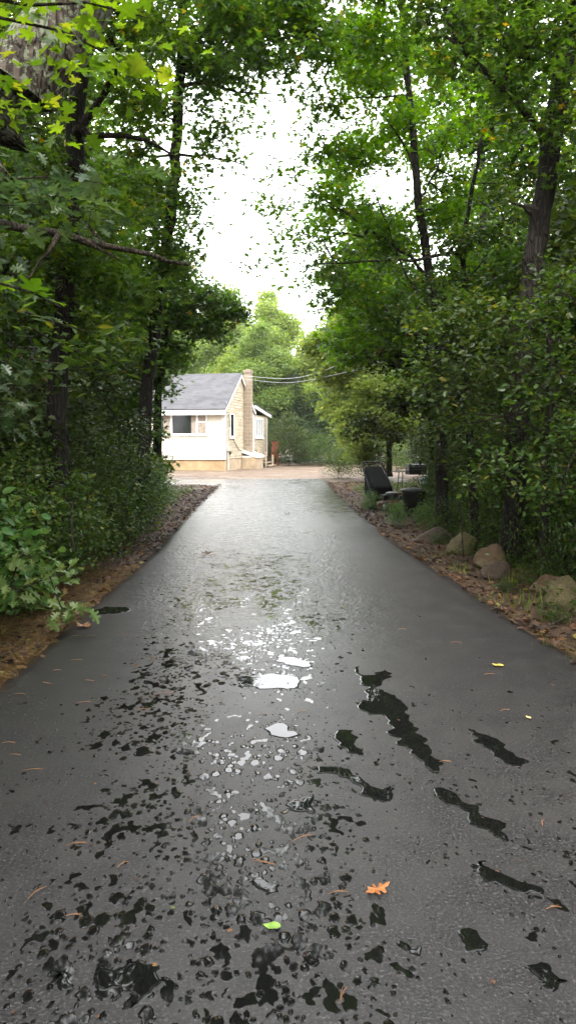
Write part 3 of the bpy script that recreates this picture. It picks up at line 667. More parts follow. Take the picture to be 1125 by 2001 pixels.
base = np.array((at(845, 990, 16.5)[0], 16.5, .04))
make_tree('understory_tree', base, [base, at(840, 850, 16.5), at(835, 700, 16.5), at(840, 580, 16.5)], .07, .02, [(PX([(838,760),(780,780),(720,830),(690,850)], 16), .02, .006)],
    B([(800,640,16,44),(760,700,16,36),(830,720,16,44),(740,650,16.5,30),(880,680,16,50),(780,780,15.8,34),(720,820,16,20),(850,800,15.8,34),(700,840,16,14),(900,780,16,50),(760,850,16,22)]),
    L_DARK, B_DARK, T_OVAL, .10, 13, .26, 26, 35, 'dark understory tree leaning over the lawn mower')
base = np.array((at(760, 905, 30)[0], 30, .02))
make_tree('yellowing_tree', base, [base, at(760, 780, 30), at(750, 680, 30), at(745, 600, 30)], .12, .03, [],
    B([(680,640,30,34),(720,690,30,34),(665,700,30,26),(650,740,30,22),(690,760,30,26),(740,760,30,34),(700,600,30,34),(760,640,30,44),(650,790,30,18),(690,820,30,24),(640,660,30,18),(740,830,30,24)]) + fillb([(630,610),(615,680),(640,760),(660,860),(720,890),(800,860),(800,600)], (27,31), (18,32), 34, 13),
    L_FAR, B_DARK, T_STAR, .14, 9, .34, 20, 36, 'light green tree behind the lawn mower at the clearing edge')
# dense understory in front of the right trunks and against the left wood
base = np.array((3.75, 6.9, .05))
make_tree('understory_tree', base, [base, base + (.05, .05, 1.0), base + (.1, 0, 2.0), base + (.05, .1, 2.9)], .035, .012, [],
    B([(1100,700,6.9,55),(1040,790,6.9,45),(1110,850,6.7,50),(1030,900,7,40),(1090,960,6.7,45),(1000,960,7.3,34),(1120,560,6.9,50),(960,900,7.6,34),(1060,620,7,44)]), L_SHRUB, B_DARK, T_OVAL, .065, 12, .2, 15, 37,
    'leafy sapling nearest the camera at the right edge of the wood')
base = np.array((3.9, 10.2, .05))
make_tree('understory_tree', base, [base, base + (.05, .05, 1.2), base + (-.1, 0, 2.4), base + (-.2, .1, 3.4)], .04, .012, [],
    B([(900,830,10.2,44),(960,800,10.2,44),(1010,860,10,40),(870,890,10.4,36),(940,900,10,40),(880,760,10.4,44),(1000,720,10.2,50),(850,840,10.8,34),(1040,940,9.6,34),(980,950,9.8,26)]), L_DARK, B_DARK, T_OVAL, .07, 13, .22, 17, 38,
    'dark leafy sapling between the slender tree and the thick right trunk')
base = np.array((-3.3, 9.8, .05))
make_tree('understory_tree', base, [base, base + (.05, .05, 1.2), base + (.1, 0, 2.4), base + (.15, .1, 3.4)], .04, .012, [],
    B([(60,760,9.2,44),(140,800,9.6,40),(200,760,10,40),(240,830,10.4,36),(100,850,9,40),(40,880,8.6,44),(180,880,9.4,36),(250,900,10.4,30),(30,660,9,44),(210,660,10,40),(280,830,11,26),(150,700,10,34)]), L_DARK, B_DARK, T_OVAL, .07, 13, .22, 16, 39,
    'dark leafy sapling growing round the second trunk from the left')
base = np.array((-2.35, 5.75, .02))
make_tree('oak_sapling', base, [base, base + (.03, .02, .35), base + (.08, 0, .75)], .012, .005, [],
    B([(60,1080,5.8,30),(110,1120,5.7,22),(30,1150,5.7,26),(120,1190,5.6,14)]), L_GRASS_OAK, B_TWIG, T_OAK, .13, 3, .1, 12, 40,
    'pale green oak sapling among the nearest left shrubs')
base = np.array((5.4, 18.5, .1))
make_tree('tall_maple', base, [base, base + (.0, .1, 3), base + (-.2, .2, 6), base + (-.4, 0, 9), base + (-.4, 0, 12)], .13, .05, [],
    fillb([(690,20),(660,150),(650,300),(640,380),(620,470),(650,560),(700,640),(900,680),(960,400),(930,60)], (16.5,20), (24,42), 31, 4) + B([(760,-120,18,80),(880,-100,18,80)]) + fillb([(680,430),(680,700),(840,720),(860,430)], (16,19), (30,44), 16, 12),
    L_BRIGHT, B_DARK, T_STAR, .12, 12, .32, 17, 45, 'tall bright maple behind the slender tree', seg=.4)
base = np.array((7.8, 15.5, .1))
make_tree('tall_maple', base, [base, base + (.0, .1, 3), base + (.2, .2, 6), base + (.1, 0, 9), base + (.1, 0, 11)], .14, .05, [],
    fillb([(900,20),(900,300),(880,600),(1000,760),(1160,700),(1180,0)], (13.5,16), (30,52), 38, 5), L_MAPLE, B_DARK, T_STAR, .115, 12, .32, 17, 46,
    'tall mid green maple behind the thick right trunk', seg=.4)
base = np.array((-5.6, 17.0, .1))
make_tree('tall_maple', base, [base, base + (.0, .1, 3), base + (.2, .2, 6), base + (.3, 0, 9), base + (.2, 0, 11)], .13, .05, [],
    fillb([(0,100),(0,640),(250,680),(330,560),(330,330),(300,80)], (14.5,17.5), (28,48), 24, 6), L_MAPLE, B_DARK, T_STAR, .115, 12, .32, 17, 47,
    'tall maple behind the front maples in the left wood', seg=.4)
base = np.array((4.3, 9.3, .1))
make_tree('understory_tree', base, [base, base + (.0, .1, 1.2), base + (-.1, .0, 2.4), base + (-.1, 0, 3.2)], .035, .012, [],
    fillb([(800,600),(960,560),(1060,520),(1110,620),(1125,1040),(1040,1000),(960,960),(880,930),(820,880)], (8.1,9.2), (20,38), 34, 7), L_SHRUB, B_DARK, T_OVAL, .07, 11, .2, 17, 48,
    'broad leafy understory tree standing in front of the thick right trunk')
# near maple and oak sprays hanging into the top left of the view
def spray(name, start, pts, leafm, T, size, n, seed, label, cat, spread=.13):
    rng = np.random.default_rng(seed); root = empty(name, start); tag(root, label, cat); m = MB(); base = np.array(start)
    LP = []
    for L in pts:
        q = [np.array(a) for a in L]; m.tube([a - base for a in q], [.008 - .006 * i / (len(q) - 1) for i in range(len(q))], 5)
        for i in range(n):
            t = rng.uniform(.1, 1) * (len(q) - 1); k = min(int(t), len(q) - 2); LP.append(q[k] + (q[k+1] - q[k]) * (t - k) + rng.normal(size=3) * spread * np.array([1, 1, .5]))
    m.build('twig', B_TWIG, root)
    V, F, r = leaf_arrays(np.array(LP), size, T, rng, tilt=.35, droop=.3); np_mesh('leaves', V - base, F, leafm, root, rnd=r)
    return root
spray('maple_branch', at(-220, -60, 3.0), [PX([(-220,-60,3.0),(-20,30,3.0),(120,60,3.0),(220,110,3.05),(290,165,3.1)], 3), PX([(-120,-20,3.0),(60,10,2.9),(170,5,2.9),(290,35,2.95)], 3),
      PX([(-80,150,3.2),(0,180,3.1),(40,215,3.1)], 3)], L_SPRAY, T_MAPLE, .058, 80, 41, 'close bright green maple branch across the top left corner', 'branch')
spray('maple_branch', at(-180, 520, 2.8), [PX([(-180,520,2.8),(-20,548,2.8),(60,570,2.8),(120,600,2.8)], 3)], L_SPRAY, T_MAPLE, .075, 14, 42, 'small close maple twig at the left edge halfway up', 'branch', .06)
spray('oak_branch', at(-200, 330, 4.2), [PX([(-200,330,4.2),(0,350,4.2),(120,345,4.2),(210,360,4.2)], 3), PX([(-200,360,4.0),(-20,400,4.0),(90,400,4.0)], 3)], L_OAK, T_OAK, .15, 24, 43, 'oak branch with grey green lobed leaves below the leaning trunk', 'branch', .17)
spray('ash_branch', at(120, 600, 6.5), [PX([(60,640,6.5),(130,680,6.5),(200,700,6.5)], 3), PX([(60,700,6.6),(150,720,6.6),(240,690,6.6)], 3), PX([(50,610,6.4),(140,640,6.4),(230,660,6.4)], 3)], L_SHRUB, T_ASH, .13, 34, 44, 'drooping ash like branch with a few yellow leaves on the left', 'branch', .2)

# ---- shrubs
def shrub_proto(name, H, W, seed, leafm, T=T_OVAL, size=.055, per=9, dens=34, label=None, group=None, stems=7):
    rng = np.random.default_rng(seed); s = Skel(); s.add((0, 0, 0), -1, .014)
    for i in range(stems):
        a = rng.uniform(0, 6.28); q = rng.uniform(.2, .75) * W
        s.limb([(q * math.cos(a) * .4, q * math.sin(a) * .4, H * .35), (q * math.cos(a), q * math.sin(a), H * rng.uniform(.6, .9))], .011, .005, rng) if i else s.line([(0,0,0), (.05, 0, H*.5), (0, .05, H*.9)], .013, .005, 0, .2, rng)
    A = blob_pts([((0, 0, H * .62), (W, W, H * .42)), ((0, 0, H * .28), (W * .95, W * .95, H * .26)), ((W*.4, -W*.3, H*.5), (W*.6, W*.6, H*.3))], rng, dens)
    A[:, 2] = np.maximum(A[:, 2], .06)
    s.attract(A, rng, .2); s.radii(.0022, .0022)
    root = empty(name); tag(root, label, 'shrub', group)
    V, F = s.tubes(np.arange(s.n) >= 0, 4); np_mesh('stem', V, F, B_TWIG, root, smooth=True)
    ti = np.nonzero(s.r[:s.n] < .007)[0]; cnt = rng.poisson(per * np.where(s.ch[ti] == 0, 1.5, .7)); C0 = np.repeat(s.p[ti], cnt, 0)
    q = rng.normal(size=C0.shape) * .085; Q = C0 + q; Q[:, 2] = np.maximum(Q[:, 2], .03)
    V, F, r = leaf_arrays(Q, size, T, rng, tilt=.5, droop=.3, out=unit(q)); np_mesh('foliage', V, F, leafm, root, rnd=r)
    return root
SP = [shrub_proto('shrub', 1.6, .75, 51, L_SHRUB, size=.06), shrub_proto('shrub', 1.1, .7, 52, L_SHRUB, size=.048), shrub_proto('shrub', 2.4, .95, 53, L_DARK, size=.07, dens=24),
      shrub_proto('shrub', .55, .6, 54, L_SHRUB, size=.042, dens=40, stems=5), shrub_proto('tall_shrub', 3.6, 1.3, 55, L_DARK, T_OVAL, .085, 9, 16),
      shrub_proto('shrub', 2.0, .7, 56, L_SHRUB, T_ASH, .09, 10, 22), shrub_proto('shrub', 1.15, .52, 57, L_NEAR, T_ROUND, .078, 7, 26), shrub_proto('shrub', 1.3, .6, 58, L_NEAR, T_ASH, .085, 8, 26)]
used = [False] * len(SP)
def zg(x, y): return float(bump_z(np.array(x), np.array(y)))
def place(k, x, y, rz, s_, label, group, sz=None):
    o = SP[k] if not used[k] else copy_tree(SP[k]); used[k] = True
    o.location = (x, y, zg(x, y) - .01); o.rotation_euler = (0, 0, rz); o.scale = (s_, s_, sz or s_)
    tag(o, label, 'shrub', group); return o
rs = random.Random(5)
y = 4.9; i = 0
ordw = ['nearest', 'second', 'third', 'fourth', 'fifth', 'sixth', 'seventh', 'eighth', 'ninth', 'tenth', 'eleventh', 'twelfth', 'thirteenth', 'fourteenth', 'fifteenth', 'sixteenth', 'seventeenth', 'eighteenth', 'nineteenth', 'twentieth',
        'twenty first', 'twenty second', 'twenty third', 'twenty fourth', 'twenty fifth', 'twenty sixth', 'twenty seventh', 'twenty eighth', 'twenty ninth', 'thirtieth']
while y < 23:
    near = y < 6.3
    place(rs.choice([0, 1, 5, 0]) if not near else 6, float(edge_x(LEFT, y)) - .72 - rs.uniform(0, .12) - max(0, (y - 13) * .12), y, rs.uniform(0, 6.3), (rs.uniform(.85, 1.1) if near else rs.uniform(.75, 1.05)),
          f'green shrub edging the left side of the driveway, {ordw[i]} one from the camera', 'shrubs along the left edge'); i += 1
    y += .78 + .025 * y
y = 5.6; i = 0
while y < 27:
    place(rs.choice([2, 2, 4]), -3.35 - rs.uniform(0, .5) - max(0, y - 14) * .16, y, rs.uniform(0, 6.3), rs.uniform(.85, 1.15), f'tall dark bush behind the left edging shrubs, {ordw[i]} one from the camera', 'tall bushes in the left wood'); i += 1
    y += 1.35
y = 6; i = 0
while y < 30:
    place(4, -6.2 - rs.uniform(0, 1.2), y, rs.uniform(0, 6.3), rs.uniform(.8, 1.1), f'dark bush deep in the left wood, {ordw[i]} one from the camera', 'deep bushes in the left wood'); i += 1
    y += 2.2
y = 4.9; i = 0
while y < 15.5:
    place(3, 3.35 + rs.uniform(0, .2), y, rs.uniform(0, 6.3), rs.uniform(.8, 1.05), f'low leafy bush behind the boulders on the right, {ordw[i]} one from the camera', 'low bushes behind the boulders', sz=rs.uniform(1.1, 2.0)); i += 1
    y += .62
y = 5.2; i = 0
while y < 16:
    place(rs.choice([0, 1, 0, 5]), 3.75 + rs.uniform(0, .35), y, rs.uniform(0, 6.3), rs.uniform(.8, 1.1), f'mid height bush in the right wood, {ordw[i]} one from the camera', 'mid height bushes on the right'); i += 1
    y += .8
y = 7; i = 0
while y < 34:
    place(rs.choice([2, 4, 4]), 5.0 + rs.uniform(0, .9) + (1.0 if y > 16 else 0), y, rs.uniform(0, 6.3), rs.uniform(.8, 1.1), f'tall dark bush deep in the right wood, {ordw[i]} one from the camera', 'tall bushes in the right wood'); i += 1
    y += 1.8
for i, (x, y, k, s_) in enumerate([(3.25, 13.4, 3, .6), (2.55, 15.4, 3, .55), (2.35, 17.2, 3, .5), (3.6, 15.0, 3, .8), (3.0, 12.4, 3, .5)]):
    place(k, x, y, i, s_, ['small bush in front of the black bin', 'small bush by the driveway left of the bin', 'small yellowish bush at the wheel of the lawn mower', 'small bush right of the black bin', 'small bush above the dark flat boulder'][i], 'small bushes round the bin')
place(1, -2.65, 16.6, 1.0, .55, 'bright green shrub in front of the house at the end of the left bushes', 'shrubs along the left edge')
place(1, -3.9, 20.4, 2.0, .8, 'bright green shrub nearest the house on the left', 'shrubs along the left edge')

place(7, -2.3, 15.4, .4, .75, 'bright lime green shrub leaning out at the far end of the left bushes', 'shrubs along the left edge')
for i, (x, y_) in enumerate([(2.25, 16.6), (2.3, 13.4), (2.75, 13.2)]):
    place(7, x, y_, i * 2.0, .34, ['bright weed clump left of the lawn mower', 'bright weed clump by the driveway short of the black bin', 'bright weed clump between the bin and the dark flat boulder'][i], 'weeds round the bin')
place(6, -2.35, 6.6, 2.4, .9, 'large leaved bright shrub behind the nearest left one', 'shrubs along the left edge')
for i, (x, y_, s_, lb) in enumerate([(2.85, 9.5, .42, 'leafy weed between the mossy boulder and the split pair'), (2.9, 7.95, .42, 'leafy weed between the split pair and the flat pinkish boulder'), (2.5, 10.9, .3, 'leafy weed at the foot of the dark flat boulder'), (2.75, 12.0, .4, 'leafy weed above the dark flat boulder'),
        (2.42, 6.3, .26, 'small weed at the driveway edge near the right border'), (2.85, 6.35, .4, 'leafy weed at the foot of the nearest boulder'), (2.4, 7.6, .24, 'small weed in front of the brown angular boulder')]):
    place(3, x, y_, i * 1.3, s_, lb, 'weeds among the boulders')
for i, (x, y_, s_, z_, lb) in enumerate([(3.0, 8.72, .6, 1.25, 'tall leafy weed against the foot of the thick right trunk'), (2.95, 10.15, .62, 1.2, 'tall leafy weed behind the mossy boulder'), (2.85, 11.6, .6, 1.1, 'tall leafy weed behind the dark flat boulder'), (3.2, 7.75, .65, 1.2, 'tall leafy weed behind the flat pinkish boulder'), (3.15, 9.4, .6, 1.3, 'tall leafy weed between the mossy boulder and the thick trunk'), (3.2, 6.9, .6, 1.2, 'tall leafy weed behind the nearest boulder')]):
    place(3, x, y_, i * 1.1, s_, lb, 'tall weeds behind the boulders', sz=z_)
place(0, 3.9, 29.0, .5, 1.0, 'leafy green bush under the light green tree at the clearing edge', 'bushes at the clearing edge'); place(1, 2.9, 31.0, 1.5, 1.1, 'low green bush left of the light green tree', 'bushes at the clearing edge')
# ---- woodland trees standing behind, and the far forest
PR = [gtree_proto('woodland_tree', 11, 3.0, 61, L_DARK, 'tree', .15, .18, T_OVAL, 11, 4.5), gtree_proto('woodland_tree', 12, 3.2, 62, L_MAPLE, 'tree', .15, .25, T_OVAL, 11, 4.5, lean=.6),
      gtree_proto('woodland_tree', 8, 2.2, 63, L_MAPLE, 'tree', .12, .15, T_OVAL, 12, 5, r0=.09)]
FR = [gtree_proto('forest_tree', 13, 4.0, 71, L_FAR, 'tree', .26, .1, T_DIAM, 22, 4, spread=.6, r0=.2), gtree_proto('forest_tree', 12, 3.6, 72, L_YEL, 'tree', .26, .1, T_DIAM, 22, 4, spread=.6, r0=.2),
      gtree_proto('forest_tree', 11, 3.4, 73, L_MAPLE, 'tree', .24, .05, T_DIAM, 24, 4, spread=.6, r0=.2)]
def conifer_proto(H, W, seed):
    rng = np.random.default_rng(seed); root = empty('hemlock_tree'); m = MB(); m.tube([(0,0,0),(0,0,H*.5),(0,0,H)], [.14,.09,.01], 8); m.build('trunk', B_DARK, root)
    P = []; D = []; bm_ = MB()
    nb = int(H * 9)
    for i in range(nb):
        t = (i + .5) / nb; z = .3 + (H - .35) * t; L = W * (1 - t) ** .75 + .15; a = i * 2.39996 + rng.uniform(-.3, .3)
        ex = np.array([math.cos(a), math.sin(a), 0]); sd_ = np.array([-ex[1], ex[0], 0]); q = int(L * 70) + 10
        bm_.tube([(0,0,z), tuple(ex * L * .6 + (0,0,z + .05)), tuple(ex * L + (0,0,z - .15 * L))], [.02,.012,.004], 4, cap=False)
        u = rng.uniform(.1, 1, q); v = rng.normal(size=q) * .25 * L * (1.1 - u)
        p = ex * (u * L)[:, None] + sd_ * v[:, None]; p[:, 2] = z - .16 * L * u ** 2 + rng.normal(size=q) * .035
        P.append(p); D.append(ex * .6 + sd_ * np.sign(v)[:, None] * .7)
    bm_.build('branches', B_TWIG, root)
    V, F, r = leaf_arrays(np.concatenate(P), .17, T_DIAM, rng, tilt=.3, droop=.25, out=np.concatenate(D) * 2); np_mesh('crown', V, F, L_CONI, root, rnd=r)
    return root
CP = conifer_proto(8.5, 2.4, 81)
def put(proto, flag, x, y, rz, s_, label, group, cat='tree', z=None):
    o = proto if flag not in usedp else copy_tree(proto); usedp.add(flag)
    o.location = (x, y, zg(x, y) - .02 if z is None else z); o.rotation_euler = (0, 0, rz); o.scale = (s_, s_, s_); tag(o, label, cat, group); return o
usedp = set()
spots = [(-4.9, 13.2), (-5.0, 19), (-7.2, 13.5), (-6.6, 5.5), (-6.0, 11), (-8.5, 8), (-5.6, 16), (-8.4, 15), (-6.4, 21), (-9.5, 21), (-5.2, 26), (-12, 12), (-12, 26), (-8, 28), (-14, 18)]
for i, (x, y) in enumerate(spots):
    put(PR[i % 3], i % 3, x, y, i * 1.7, .85 + .06 * (i % 4), f'tree inside the left wood, {ordw[i]} of those partly hidden behind the front maples', 'trees in the left wood')
spots = [(6.2, 11.8), (5.8, 17.6), (6.4, 21.6), (7.4, 7.2), (8.2, 11), (6.6, 14.5), (9.5, 16), (7.4, 19), (11, 12), (10.2, 22), (7.6, 25), (12, 28), (8.6, 31), (13, 18), (6.9, 9.5), (15, 23)]
for i, (x, y) in enumerate(spots):
    put(PR[(i + 1) % 3], (i + 1) % 3, x, y, i * 2.1, .82 + .06 * (i % 4), f'tree inside the right wood, {ordw[i]} of those behind the slender tree', 'trees in the right wood')
# unseen trees added beside and behind the photographer to shade the near driveway
for i, (x, y) in enumerate([(-3.6, -1.6), (4.1, -2.2), (-1.2, -6.5), (3.4, -7.5), (-5.6, -6), (4.9, 3.2), (-5.6, 2.0)]):
    put(PR[i % 2], i % 2, x, y, i * 1.3, 1.0, f'shade tree added at the near end of the driveway, number {i + 1} beyond the view', 'shade trees added at the near end')
k = 0
rf = random.Random(9)
for row, (yy, sc0, xs) in enumerate([(55, .68, np.arange(-30, 34, 3.8)), (60, .88, np.arange(-36, 40, 4.2)), (68, 1.10, np.arange(-40, 46, 5.2))]):
    for j, x in enumerate(xs):
        if row == 0 and x < -4 and x > -18: yv = yy + 4
        else: yv = yy
        f = rf.choice([0, 0, 1, 1, 0]) if row else rf.choice([2, 0, 1])
        put(FR[f], 10 + f, x + rf.uniform(-1.2, 1.2), yv + rf.uniform(-1.5, 1.5), rf.uniform(0, 6.3), sc0 * rf.uniform(.92, 1.08),
            f'{["pale green", "yellow green", "mid green"][f]} tree in the {["front", "middle", "rear"][row]} row beyond the clearing, {ordw[j]} from left', 'forest beyond the clearing')
for i, (x, y, s_) in enumerate([(4.1, 50, .95), (6.4, 51, .8), (2.0, 53, .75), (9.5, 47, .8)]):
    put(CP, 20, x, y, i * 1.9, s_, ['dark hemlock with layered boughs in the middle of the clearing edge', 'dark hemlock right of the most prominent one', 'smaller hemlock left of the most prominent one', 'hemlock at the right of the clearing edge'][i], 'hemlocks at the clearing edge')
for i, (x, y, s_) in enumerate([(7.0, 15.2, .5), (8.4, 18.5, .6), (6.6, 24.0, .62), (-6.0, 18.0, .5)]):
    put(CP, 20, x, y, i * 1.3, s_, ['young conifer behind the black bin', 'young conifer in the right wood, behind the one by the bin', 'young conifer at the right edge of the clearing', 'young conifer within the left wood'][i], 'young conifers in the woods')
for i, (x, y, k, s_) in enumerate([(1.4, 47, 4, .9), (3.2, 46, 0, 1.2), (-.2, 50, 4, 1.0), (5.6, 45, 0, 1.3), (7.4, 42, 2, .9), (9.2, 40, 4, .7), (-2.0, 52, 4, 1.0), (4.6, 46.5, 1, 1.3), (8.2, 36, 0, 1.2), (6.6, 39, 0, 1.1), (2.4, 48.5, 2, 1.0), (5.3, 48.5, 2, .9)]):
    place(k, x, y, i * 2.2, s_, f'green bush at the far edge of the dirt clearing, {ordw[i]} in a scattered row', 'bushes at the clearing edge')

# ------------------------------------------------------------------ ground litter, grass, small things
def scatter(n, xr, yr, rng, side):
    y = rng.uniform(*yr, n)
    ed = np.array([edge_x(LEFT if side < 0 else RIGHT, q) for q in y]); d = rng.uniform(0, 1, n) ** 1.3 * xr
    x = ed + side * (d - .07 * rng.uniform(0, 1, n) ** 2); return np.stack([x, y, np.where(d < .1, np.maximum(bump_z(x, y), .034), bump_z(x, y)) + rng.uniform(.003, .03, n)], 1)
rng = np.random.default_rng(90)
Pm = np.concatenate([scatter(9000, 2.5, (3.5, 26), rng, -1), scatter(11000, 3.0, (3.5, 28), rng, 1)])
V, F, r = leaf_arrays(Pm, .06, T_STAR, rng, tilt=.35, droop=0); o = np_mesh('leaf_litter', V, F, L_LITTER, rnd=r); tag(o, 'brown and orange dead leaves scattered over the soil beside the driveway', 'leaf litter', kind='stuff')
Pm = np.concatenate([scatter(26000, 1.0, (3.0, 9), rng, -1), scatter(1800, 1.2, (3.5, 14), rng, 1)])
V, F, r = leaf_arrays(Pm, .09, T_NEEDLE, rng, tilt=.18, droop=0); o = np_mesh('pine_straw', V, F, L_STRAW, rnd=r); tag(o, 'orange dry pine needles lying along the driveway edges', 'pine straw', kind='stuff')
Pm = scatter(20000, 2.6, (4.6, 24), rng, 1); Pm = Pm[(Pm[:, 0] > 2.45 + rng.uniform(0, .5, len(Pm))) ]; Pm[:, 2] += rng.uniform(0, .18, len(Pm))
P2 = scatter(9000, 2.2, (4.6, 24), rng, -1); P2 = P2[P2[:, 0] < -2.15]; P2[:, 2] += rng.uniform(0, .15, len(P2))
V, F, r = leaf_arrays(np.concatenate([Pm, P2]), .05, T_OVAL, rng, tilt=.5, droop=0); o = np_mesh('ground_cover', V, F, L_SHRUB, rnd=r); tag(o, 'low leafy ground cover under the bushes', 'ground cover', kind='stuff')
T_BLADE = (np.array([(-.018,0,0),(.018,0,0),(.015,.5,.02),(-.015,.5,.02),(0,1,-.2)], np.float32), np.array([(0,1,2),(0,2,3),(3,2,4)], np.int32))
def tuft(x, y, n, h, seed, label):
    rng = np.random.default_rng(seed); P = rng.normal(size=(n, 3)) * np.array([.10, .09, 0]); tv, tf = T_BLADE
    a = rng.uniform(0, 6.28, n); ln = rng.uniform(.3, 2.0, n); d = unit(np.stack([np.cos(a) * ln, np.sin(a) * ln, np.ones(n)], 1)); nrm = unit(np.stack([-np.cos(a), -np.sin(a), ln], 1)); b = np.cross(d, nrm)
    s = h * .8 * rng.uniform(.25, 1.2, (n, 1, 1)); tvv = tv.copy(); tvv[:, 2] *= -2
    V = P[:, None] + s * (tvv[None, :, 0:1] * b[:, None] + tvv[None, :, 1:2] * d[:, None] - tvv[None, :, 2:3] * -nrm[:, None])
    F = tf[None] + (np.arange(n) * len(tv))[:, None, None]
    o = np_mesh('grass_tuft', V.reshape(-1, 3), F.reshape(-1, 3), L_GRASS, rnd=np.repeat(rng.uniform(0, 1, n), 3)); o.location = (x, y, zg(x, y) - .01); tag(o, label, 'grass', 'grass tufts by the boulders')
for i, (u, v, n, h, lb) in enumerate([(960,1178,70,.16,'pale flattened grass tuft in front of the split boulder'), (1030,1180,55,.28,'tall grass tuft between the split boulder and the nearest boulders'), (905,1118,50,.2,'grass tuft below the mossy boulder'), (1080,1262,45,.14,'grass tuft at the driveway edge near the right border'),
        (1000,1140,40,.3,'grass tuft right behind the split boulder'), (870,1090,40,.15,'thin grass tuft by the dark flat boulder'), (1120,1290,50,.12,'pale grass tuft at the right border of the view'), (1060,1205,30,.2,'arching grass blades left of the nearest boulder'), (690,985,30,.2,'thin grass by the lawn mower'), (20,1300,80,.1,'short straw coloured grass at the left driveway edge')]):
    p = gnd(u, v); tuft(p[0], p[1], n, h, 100 + i, lb)

def rock(u, v, Y, sx, sy, sz, seed, mat, label, rz=0, sink=.25, ridge=0.0):
    import bmesh
    bm = bmesh.new(); bmesh.ops.create_icosphere(bm, subdivisions=5, radius=1)
    for vt in bm.verts:
        p = vt.co.copy(); n = mnoise.noise(p * .9 + Vector((seed * 7.1, 0, 0))) * .30 + mnoise.noise(p * 2.1 + Vector((0, seed * 3.3, 0))) * .14 + mnoise.noise(p * 5 + Vector((seed, 0, 9))) * .045 + mnoise.noise(p * 13 + Vector((seed, 0, 9))) * .015
        q = p * (1 + n)
        for a in ((.8,.3,.5), (-.5,-.7,.45), (.1,-.9,.2), (-.7,.2,.6), (.5,-.7,-.1)):
            av = Vector(a).normalized(); dd = q.dot(av) - (.62 + .2 * mnoise.noise(Vector((seed, a[0], 0))))
            if dd > 0: q -= av * dd * .75
        vt.co = Vector((q.x * sx * .92, q.y * sy * .92, q.z * sz * .92))
    me = bpy.data.meshes.new('boulder'); bm.to_mesh(me); bm.free(); me.materials.append(mat)
    for p in me.polygons: p.use_smooth = True
    o = bpy.data.objects.new('boulder', me); C.objects.link(o); P = at(u, v, Y); o.location = (P[0], Y, zg(P[0], Y) + sz * .3); o.rotation_euler = (0, 0, rz)
    tag(o, label, 'boulder', 'boulders along the right edge')
rock(850, 1056, 11.3, .34, .24, .17, 1, M_ROCK_BROWN, 'dark flat boulder farthest along the right edge', .15)
rock(905, 1080, 10.0, .22, .24, .22, 2, M_ROCK_MOSS, 'mossy tan boulder between the dark flat one and the split one', .5)
rock(962, 1118, 8.9, .24, .24, .25, 3, M_ROCK_TAN, 'rounded tan boulder forming the back of the split pair', 1.0)
rock(968, 1145, 8.35, .23, .17, .17, 4, M_ROCK_BROWN, 'brown angular boulder in front of the rounded tan one', .3)
rock(1075, 1170, 7.6, .24, .2, .13, 5, M_ROCK_PINK, 'flat pinkish boulder behind the nearest one', .2)
rock(1108, 1198, 7.0, .26, .24, .22, 6, M_ROCK_MOSS, 'large mossy boulder nearest the camera at the right border', 2.0)
# sticks
def stick(pts, r, label):
    m = MB(); P0 = np.array(pts[0]); m.tube([np.array(p) - P0 for p in pts], [r, r * .8, r * .5][:len(pts)] if len(pts) == 3 else [r, r * .6], 6); o = m.build('stick', B_DEAD, loc=tuple(P0)); tag(o, label, 'stick', 'dead sticks')
stick([gnd(905,1092), at(902, 1040, 9.7), at(898, 985, 9.6)], .012, 'thin upright dead stem in front of the mossy boulder')
stick([gnd(1040,1150), at(1055, 1110, 8.0), at(1065, 1085, 8.0)], .016, 'leaning dead stick behind the grass tuft')
stick([gnd(1075,1228)+np.array((0,0,.03)), gnd(1100,1222)+np.array((0,0,.06)), gnd(1150,1210)+np.array((0,0,.04))], .008, 'brown twig on the leaf litter by the nearest boulder')
stick([at(145,1075,7.2), at(140,1020,7.2), at(143,975,7.2)], .012, 'pale dead stem standing among the left shrubs')

# fallen leaves and pine needles on the driveway
def fallen(u, v, T, size, col, rz, label, name='fallen_leaf', seed=0, curl=1.0):
    tv, tf = T; k = simple('leaf_' + name + str(seed), col, .5, .4, var=.3, scale=40); P = gnd(u, v, .034)
    V = tv.copy(); V[:, 2] = np.abs(V[:, 2]) * curl + .004 / size + .12 * V[:, 0] ** 2 * curl; V[:, 1] -= .5
    o = np_mesh(name, V * size, tf, k); o.location = tuple(P); o.rotation_euler = (0, 0, rz)
    sol = o.modifiers.new('thick', 'SOLIDIFY'); sol.thickness = .0006
    tag(o, label, 'leaf', None)
fallen(737, 1742, T_OAK, .085, (.36,.13,.035), -1.35, 'curled orange leaf lying on the near wet asphalt', seed=1, curl=1.6)
fallen(531, 1812, T_LEAF, .055, (.20,.34,.05), 1.5, 'small bright green leaf lying on the near wet asphalt', seed=2)
fallen(972, 1301, T_LEAF, .075, (.55,.42,.08), 1.2, 'yellow leaf lying on the dry right side of the driveway', seed=3)
fallen(1031, 1403, T_LEAF, .035, (.70,.58,.2), .4, 'tiny pale yellow leaf at the right of the driveway', seed=4)
fallen(161, 1225, T_MAPLE, .11, (.20,.09,.04), 1.1, 'curled brown leaf near the left driveway edge', seed=5, curl=2.0)
fallen(404, 1083, T_MAPLE, .11, (.09,.04,.02), .3, 'dark brown leaf lying alone on the far left asphalt', seed=6, curl=2.5)
fallen(668, 1186, T_LEAF, .05, (.12,.08,.03), .3, 'small brown leaf in the middle of the driveway', seed=7, curl=1.5)
fallen(560, 1004, T_MAPLE, .12, (.10,.05,.02), .9, 'brown leaf on the far shining asphalt', seed=8, curl=1.5)
rng = np.random.default_rng(95); n = 620
